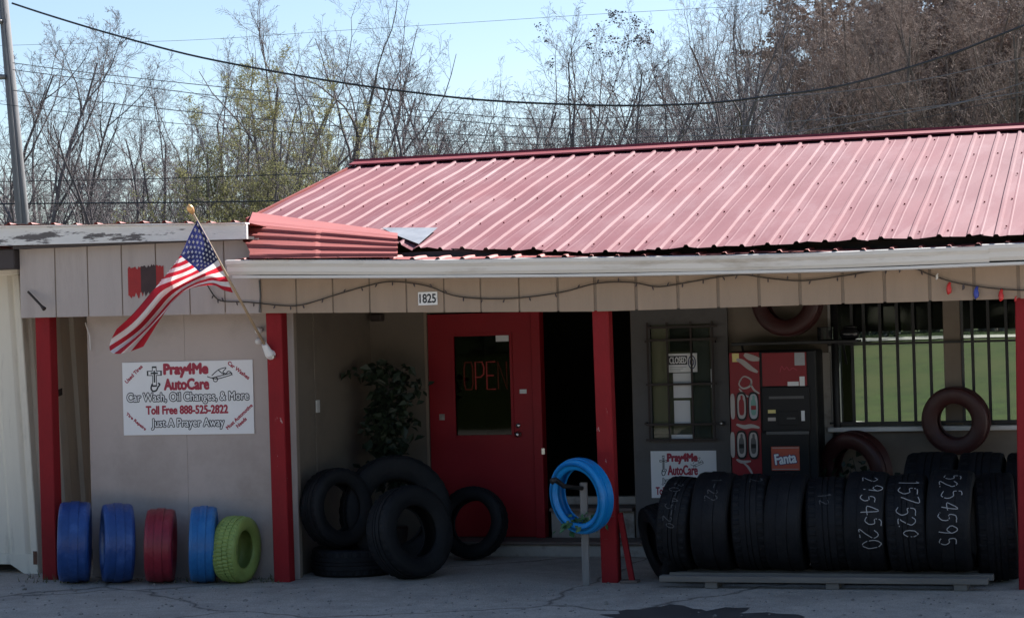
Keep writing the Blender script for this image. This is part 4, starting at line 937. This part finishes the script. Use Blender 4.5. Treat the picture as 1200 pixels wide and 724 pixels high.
# ================================================================== STRING LIGHTS
lp = [(243, 334), (252, 348), (262, 353), (290, 354), (330, 358), (355, 357), (395, 345), (430, 335), (460, 330), (500, 335), (530, 346), (565, 350), (610, 349), (660, 342), (700, 332), (740, 331), (770, 336), (800, 332), (840, 325), (870, 322), (900, 326), (940, 329), (990, 323), (1020, 318), (1050, 315), (1072, 315), (1090, 322), (1115, 330), (1135, 334), (1165, 338), (1200, 340), (1230, 338)]
P = smoothpts([at_y(a, c, -.045) for a, c in lp], 5)
ls = thing('string_lights', 'sagging brown string of coloured holiday bulbs along the beige fascia', 'string lights', (1, -.045, 2.6))
MB().tube(P, .006, 5).build('cord', 'cord', ls)
r = random.Random(21)
def bulb(p, m, s=1.0):
    d = Vector((r.uniform(-.6, .6), -.15, -1 if r.random() < .7 else .8)).normalized()
    b_ = MB(); b_.tube([p, p + d * .02 * s, p + d * .028 * s, p + d * .05 * s, p + d * .07 * s], [.007 * s, .008 * s, .013 * s, .012 * s, .003 * s], 7); b_.build('bulb', m, ls, smooth=True)
for i in range(4, len(P) - 26, 3): bulb(P[i], 'bulbdark', .55)
def bulb_at(px, py, m, s):
    p = at_y(px, py, -.055); b_ = MB(); b_.tube([p + Vector((.01, .005, .05 * s)), p + Vector((0, 0, .025 * s)), p, p - Vector((0, 0, .03 * s)), p - Vector((.01, 0, .05 * s))], [.01 * s, .016 * s, .022 * s, .02 * s, .004], 8); b_.build('bulb', m, ls, smooth=True)
bulb_at(1112, 338, 'bulbred', 1); bulb_at(1144, 343, 'bulbblue', 1); bulb_at(1173, 346, 'bulbred', 1); bulb_at(1129, 336, 'bulbdark', .5); bulb_at(1098, 324, 'bulbclear', .5); bulb_at(1190, 350, 'bulbred', .4)
# lamp clip by the clear bulb
# ================================================================== POLE AND WIRES
YP = 20.0
a, c = at_y(27, 262, YP), at_y(3, -10, YP); d = (c - a) / (c.z - a.z)
g0 = a - d * (a.z - hgt(a.x, YP)); top = a + d * (10.6 - a.z)
pole = thing('utility_pole', 'weathered leaning wooden utility pole behind the flat roof', 'utility pole', tuple(g0))
MB().tube([g0 - d * .5, a, top], [.165, .14, .095], 12).build('post', 'polewood', pole, smooth=True)
for py in (25, 90):
    p = at_y(6 if py == 90 else 2, py, YP - .18); MB().tube([p + Vector((-.02, .05, 0)), p + Vector((-.12, .0, 0)), p + Vector((-.2, 0, .02))], [.05, .06, .04], 8).build('insulator', 'lightwire', pole, smooth=True)
MB().tube([a + Vector((.05, -.15, 0)), a + d * 2 + Vector((.05, -.14, 0)), top + Vector((.03, -.1, -.2))], .02, 6).build('ground_wire', 'lightwire', pole)
def wire(label, pts, Y, rad_, m, ext=(True, True)):
    Pw = [at_y(p[0], p[1], Y if not isinstance(Y, tuple) else lerp(Y[0], Y[1], p[0] / 1200)) for p in pts]
    if ext[0]: Pw.insert(0, Pw[0] + (Pw[0] - Pw[1]).normalized() * 14)
    if ext[1]: Pw.append(Pw[-1] + (Pw[-1] - Pw[-2]).normalized() * 14)
    tag(MB().tube(smoothpts(Pw, 5), rad_, 5).build('power_line', m), label, 'power line', 'overhead lines')
wire('thickest black overhead cable sagging from the pole top across above the roof ridge', [(14, 4), (60, 19), (130, 40), (220, 64), (310, 82), (400, 97), (480, 108), (560, 117), (650, 122), (740, 124), (830, 121), (900, 113), (980, 102), (1060, 81), (1130, 58), (1200, 30)], 19.8, .021, 'wire', (False, True))
for i, (pts, rr, m_, lab) in enumerate([
    ([(15, 74), (100, 85), (200, 96), (350, 112), (480, 128), (640, 140), (800, 132), (900, 116), (1000, 106), (1100, 90), (1200, 68)], .012, 'lightwire', 'thin grey overhead line meeting the thick cable above the roof'),
    ([(15, 82), (100, 93), (230, 110), (350, 122), (480, 136), (640, 150), (800, 152), (950, 141), (1050, 130), (1130, 119), (1200, 97)], .012, 'lightwire', 'thin grey overhead line second below the thick cable'),
    ([(15, 106), (100, 118), (230, 132), (350, 144), (480, 154), (640, 162), (800, 160), (930, 155), (1060, 133), (1140, 118), (1200, 108)], .013, 'lightwire', 'thin pale overhead line third below the thick cable'),
    ([(0, 122), (100, 134), (230, 147), (350, 156), (480, 163), (640, 170), (800, 170), (930, 162), (1060, 143), (1200, 112)], .009, 'wire', 'thinnest overhead line lowest above the roof ridge'),
    ([(0, 213), (120, 211), (240, 208), (400, 202)], .014, 'wire', 'straight dark overhead line crossing the trunks left of the roof'),
    ([(0, 239), (120, 238), (240, 237), (400, 234)], .022, 'wire', 'thick straight dark line just above the flat roof'),
    ([(60, 52), (230, 47), (400, 36), (560, 26), (700, 17), (860, 8)], .006, 'lightwire', 'very faint thin line high in the open sky')]):
    rr *= .72; wire(lab, pts, 19.6 - .15 * i if i < 4 else 17.5 + i, rr, m_, (False, True) if i < 4 else (True, True))

# ================================================================== TREES
class Tree:
    def __init__(s, seed, spec): s.r = random.Random(seed); s.sp = spec; s.tr = MB(); s.cr = MB(); s.tips = []
    def rv(s): r = s.r; return Vector((r.gauss(0, 1), r.gauss(0, 1), r.gauss(0, 1)))
    def grow(s, p, d, L, rad_, lev):
        sp = s.sp; r = s.r; n = sp['n'][lev]; pts = [p.copy()]; rr = [rad_]; end = sp['taper'][lev]; dirs = [d]
        for i in range(n):
            d = (d + s.rv() * sp['wob'][lev] + Vector((0, 0, sp['up'][lev]))).normalized(); p = p + d * (L / n); pts.append(p.copy()); rr.append(max(.0045, rad_ * lerp(1, end, (i + 1) / n))); dirs.append(d)
        (s.tr if lev <= 1 else s.cr).tube(pts, rr, (7, 5, 4, 3, 3)[lev], cap=False)
        if lev >= sp['max']: s.tips.append((pts[-1], d)); return
        k = sp['k'][lev]; k = int(k * r.uniform(.8, 1.25) + .5); t0 = sp['t0'][lev]
        for j in range(k):
            t = t0 + (1 - t0) * (j + r.random()) / k; f_ = t * n; i = min(n - 1, int(f_)); q = pts[i].lerp(pts[i + 1], f_ - i); dd = dirs[i + 1]
            pr = dd.cross(s.rv()).normalized(); an = rad(sp['ang'][lev] * r.uniform(.7, 1.3)); nd = (dd * math.cos(an) + pr * math.sin(an)).normalized()
            s.grow(q, nd, L * sp['lr'][lev] * (1.15 - .6 * t) * r.uniform(.75, 1.2), lerp(rad_, rad_ * end, t) * sp['rr'][lev], lev + 1)
def spec(**k):
    d = dict(n=[9, 7, 5, 4, 3], wob=[.05, .12, .16, .2, .2], up=[.05, .09, .06, .03, .02], taper=[.22, .25, .3, .4, .6], k=[9, 7, 6, 5], t0=[.3, .2, .15, .1], ang=[38, 42, 45, 45], lr=[.5, .5, .45, .45], rr=[.5, .5, .5, .55], max=4); d.update(k); return d
def make_tree(seed, H, stems, sp, lean=.15, rad0=.11):
    t = Tree(seed, sp)
    for i in range(stems):
        a = 6.28 * (i + t.r.random() * .5) / max(1, stems); ln = lean * t.r.uniform(.6, 1.3) if stems > 1 else lean * .3
        d = Vector((math.cos(a) * ln, math.sin(a) * ln, 1)).normalized(); t.grow(Vector((math.cos(a) * .15 * (stems > 1), math.sin(a) * .15 * (stems > 1), -.3)), d, H * t.r.uniform(.85, 1.05), rad0 * t.r.uniform(.75, 1.1), 0)
    return t
def tree_meshes(t, bark, twig, leaf=None, ls=.06, per=1, lm=None):
    a = t.tr.mesh('trunk'); a.materials.append(M[bark]); c = t.cr.mesh('crown'); c.materials.append(M[twig]); l = None
    for me in (a, c): me.polygons.foreach_set('use_smooth', [True] * len(me.polygons))
    if leaf:
        b_ = MB(); r = t.r
        for p, d in t.tips:
            if lm and not lm(p, r): continue
            for _ in range(per): leaf_cluster(b_, p + Vector((r.gauss(0, .05), r.gauss(0, .05), r.gauss(0, .05))), .02, .02, .02, 1, ls, r)
        l = b_.mesh('leaves'); l.materials.append(M[leaf])
    return a, c, l
def plant(meshes, name, label, px, Y, s=1.0, rz_=0, group='bare trees behind the shop', lean=0):
    g = at_y(px, 240, Y); z = hgt(g.x, Y)
    t = thing(name, label, 'tree', (g.x, Y, z), group); t.rotation_euler = (0, rad(lean), rz_); t.scale = (s, s, s); del WM[t]
    for nm, me in zip(('trunk', 'crown', 'leaves'), meshes):
        if me: link(nm, me, t)
    return t
# prototypes
def top_of(ms): return max(v.co.z for me in ms if me for v in me.vertices)
fork = dict(k=[7, 7, 6, 5], t0=[.22, .2, .15, .1], ang=[27, 40, 45, 45], lr=[.62, .5, .45, .45], rr=[.68, .56, .5, .55], wob=[.08, .14, .17, .2, .2])
pA = tree_meshes(make_tree(1, 10, 1, spec(**fork), rad0=.17), 'bark', 'twig')
pB = tree_meshes(make_tree(2, 9.5, 3, spec(**{**fork, 'k': [6, 6, 5, 5]}), .24, .125), 'bark', 'twig')
pC = tree_meshes(make_tree(3, 10, 1, spec(**{**fork, 'k': [8, 6, 6, 5], 'lr': [.42, .5, .5, .45], 'ang': [26, 38, 42, 45]}), rad0=.115), 'bark', 'twig')
pD = tree_meshes(make_tree(4, 12, 2, spec(**{**fork, 'wob': [.11, .2, .2, .22, .2], 'k': [7, 6, 5, 5], 'rr': [.66, .55, .5, .55]}), .2, .2), 'bark', 'twig')
pE = tree_meshes(make_tree(15, 8.5, 6, spec(k=[6, 6, 5, 5], t0=[.2, .2, .15, .1], lr=[.55, .5, .45, .45], ang=[36, 42, 45, 45], wob=[.08, .14, .17, .2, .2], up=[.1, .1, .06, .03, .02]), .40, .105), 'bark', 'twig', 'budleaf', .055, 11, lambda p, r: r.random() < .85 and math.sin(p.x * 1.1 + 1) + math.sin(p.z * 1.3) + math.sin(p.y * 1.2 + 2) > -.5)
pS = tree_meshes(make_tree(12, 6.5, 7, spec(k=[6, 6, 6, 4], t0=[.15, .15, .1, .1], lr=[.5, .5, .5, .45], ang=[34, 42, 45, 45], wob=[.1, .16, .18, .2, .2]), .5, .045), 'bark', 'twig')
pF = tree_meshes(make_tree(6, 16, 4, spec(k=[8, 7, 6, 5], lr=[.46, .5, .45, .45], ang=[34, 40, 45, 45]), .34, .17), 'brownbark', 'browntwig')
pG = tree_meshes(make_tree(7, 16.5, 3, spec(k=[10, 8, 6, 5], lr=[.48, .5, .45, .45], t0=[.15, .2, .15, .1]), .22, .20), 'brownbark', 'browntwig', 'brownleaf', .20, 3, lambda p, r: r.random() < .85)
pH = tree_meshes(make_tree(9, 11, 1, spec(k=[7, 5, 4, 4], lr=[.45, .5, .45, .4], wob=[.1, .16, .18, .2, .2], t0=[.35, .3, .3, .3]), rad0=.12), 'bark', 'twig', 'seed', .09, 3, lambda p, r: p.z > 8.6)
TOP = {id(p): top_of(p) for p in (pA, pB, pC, pD, pE, pS, pF, pG, pH)}
M['wood'] = mat('wood foliage', (.06, .06, .04), .9, .4, .5)
def plant_top(P_, name, label, px, Y, py, rz_, group=None, lean=0):
    zt = at_y(px, py, Y).z; g = at_y(px, 240, Y); return plant(P_, name, label, px, Y, (zt - hgt(g.x, Y)) / TOP[id(P_)], rz_, group, lean)
BARE = 'bare grey leafless tree standing in the wood behind the shop'; GR = 'bare trees behind the shop'
r = random.Random(78)
for px, Y, P_, py in [(-20, 30, pC, 40), (10, 34, pA, 95), (38, 27, pC, 12), (75, 30, pC, 85), (100, 33, pB, 100), (130, 26, pC, 110), (150, 38, pB, 112), (178, 29, pC, 120), (205, 36, pA, 95), (236, 40, pB, 78), (262, 42, pA, 55), (318, 33, pA, 5), (395, 38, pB, -15), (425, 40, pB, 0),
                      (462, 36, pC, 130), (534, 40, pC, 58), (560, 33, pB, 95), (585, 36, pB, 28), (622, 31, pA, 20), (650, 38, pB, 45), (682, 34, pC, 60), (706, 44, pB, 30), (770, 42, pB, 45), (818, 37, pA, -10), (845, 45, pB, -20), (872, 40, pB, -15)]:
    plant_top(P_, 'bare_tree', BARE, px, Y, py - 22, r.uniform(0, 6.28), GR)
plant_top(pD, 'bare_tree', 'tall gnarled bare tree rising above the budding tree', 358, 31, -45, 2.1); plant_top(pD, 'bare_tree', 'gnarled dark bare tree beside the tree with seed clusters', 790, 33, -30, 2.2)
plant_top(pC, 'bare_tree', 'slim upright bare tree standing alone in the sky gap behind the ridge', 500, 30, 22, 1.0)
plant_top(pE, 'budding_tree', 'wide fan shaped tree with fresh yellow green buds behind the folded roof sheet', 282, 25, 62, .3)
plant_top(pE, 'budding_tree', 'yellow green budding tree between the fan shaped budding tree and the ridge end', 372, 27, 100, 2.4)
plant_top(pE, 'budding_tree', 'small yellow green budding tree just over the left end of the roof ridge', 436, 34, 158, 2.0)
plant_top(pH, 'seed_tree', 'bare tree topped with dark clusters of old seeds behind the ridge', 738, 31, 6, .8)
for px, Y, py in [(-10, 40, 185), (35, 42, 175), (92, 44, 170), (140, 46, 165), (190, 45, 160), (240, 46, 150), (330, 46, 135), (385, 44, 140), (470, 46, 150), (520, 48, 145), (575, 48, 130), (620, 46, 125), (665, 46, 125), (710, 50, 115), (755, 50, 110), (800, 47, 100), (840, 50, 80), (865, 54, 70)]:
    plant_top(pS, 'scrub_tree', 'low many stemmed bare scrub tree among the taller trunks', px, Y, py, r.uniform(0, 6.28), 'scrub trees behind the shop')
for px, Y, py in [(895, 52, 5), (925, 56, -10), (950, 53, -40), (975, 60, -60), (1005, 56, -40), (1040, 53, -50), (1085, 60, -60), (1125, 57, -60), (1165, 54, -50), (1210, 58, -60)]:
    plant_top(pF, 'brown_tree', 'tall brown bare tree with many leaning stems beyond the lawn', px, Y, py, r.uniform(0, 6.28), 'brown trees beyond the lawn')
for px, Y, py in [(985, 66, -20), (1025, 62, -50), (1060, 70, -60), (1090, 65, -60), (1120, 72, -70), (1150, 62, -60), (1180, 68, -60), (1215, 63, -60), (1245, 70, -60)]:
    plant_top(pG, 'brown_tree', 'dense brown tree still holding dry leaves beyond the lawn', px, Y, py, r.uniform(0, 6.28), 'dense brown trees beyond the lawn')
# dark hedge and pale lane at the top of the lawn, seen through the barred window
b = MB(); q = at_y(1040, 395, 46); r = random.Random(2)
leaf_cluster(b, (q.x - 1.5, 47, hgt(q.x, 47) + .45), 2.6, .5, .42, 1500, .16, r); hd = b.build('hedge', 'hedge'); stuff(hd)
M['lane'] = mat('pale lane', (.25, .22, .19), .9, .1, 2)
b = MB(); b.grid(lambda u, v: (lerp(-25, 40, u), lerp(44.2, 46, v), hgt(lerp(-25, 40, u), lerp(44.2, 46, v)) + .03), 60, 2); struct(b.build('lane', 'lane'))
b = MB(); pa = [(8.0, 12.0), (6.0, 15.5), (2.5, 19.0), (-3, 24)]
P = smoothpts([(x, y, 0) for x, y in pa], 8)
b.grid(lambda u, v: (P[round(u * 24)].x + lerp(-.7, .7, v), P[round(u * 24)].y + lerp(-.5, .5, v), hgt(P[round(u * 24)].x, P[round(u * 24)].y) + .05), 24, 1); struct(b.build('path', 'lane'))
# dark wood across the road: what the door glass mirrors
b = MB(); r = random.Random(31)
for k in range(70):
    x = -75 + 150 * k / 69 + r.uniform(-1, 1); y = -62 + r.uniform(-5, 5); h = r.uniform(7, 11); z0 = hgt(x, y); b.tube([(x, y, z0 - .3), (x + r.uniform(-.5, .5), y, z0 + h * .6), (x, y, z0 + h)], [.25, .16, .04], 5)
    leaf_cluster(b, (x, y, z0 + h * .55), 3.2, 2.5, h * .6, 170, 1.3, r)
stuff(b.build('wood', 'wood'))
# loose grit on the asphalt
b = MB(); r = random.Random(44)
for i in range(420):
    g = at_z(r.uniform(0, 1200), r.uniform(684, 724), 0); k = r.uniform(.004, .014) if r.random() < .93 else r.uniform(.015, .025); a = r.uniform(0, 6.28)
    b.tube([(g.x, g.y, .004), (g.x + k * .2, g.y, .006 + k * .5), (g.x, g.y, .006 + k * .8)], [k, k * .8, k * .2], 5)
M['grit'] = mat('grit', (.22, .20, .18), .9, .5, 9)
stuff(b.build('grit', 'grit'))
# weeds along the foot of the wall
b = MB(); r = random.Random(12)
for i in range(260):
    px = r.choice([r.gauss(250, 25), r.gauss(60, 18), r.gauss(318, 14), r.uniform(60, 320)]); g = at_z(px, r.uniform(676, 684), 0); h = r.uniform(.02, .09) * (1.3 if abs(px - 60) < 20 else .7); a = r.uniform(0, 6.28); dx, dy = .006 * math.cos(a), .006 * math.sin(a)
    b.poly([(g.x - dx, g.y - dy, .006), (g.x + dx, g.y + dy, .006), (g.x + r.uniform(-.03, .03), g.y + r.uniform(-.03, .03), h)])
M['weed'] = mat('dry weeds', (.11, .12, .05), .8, .4, 5)
stuff(b.build('weeds', 'weed'))
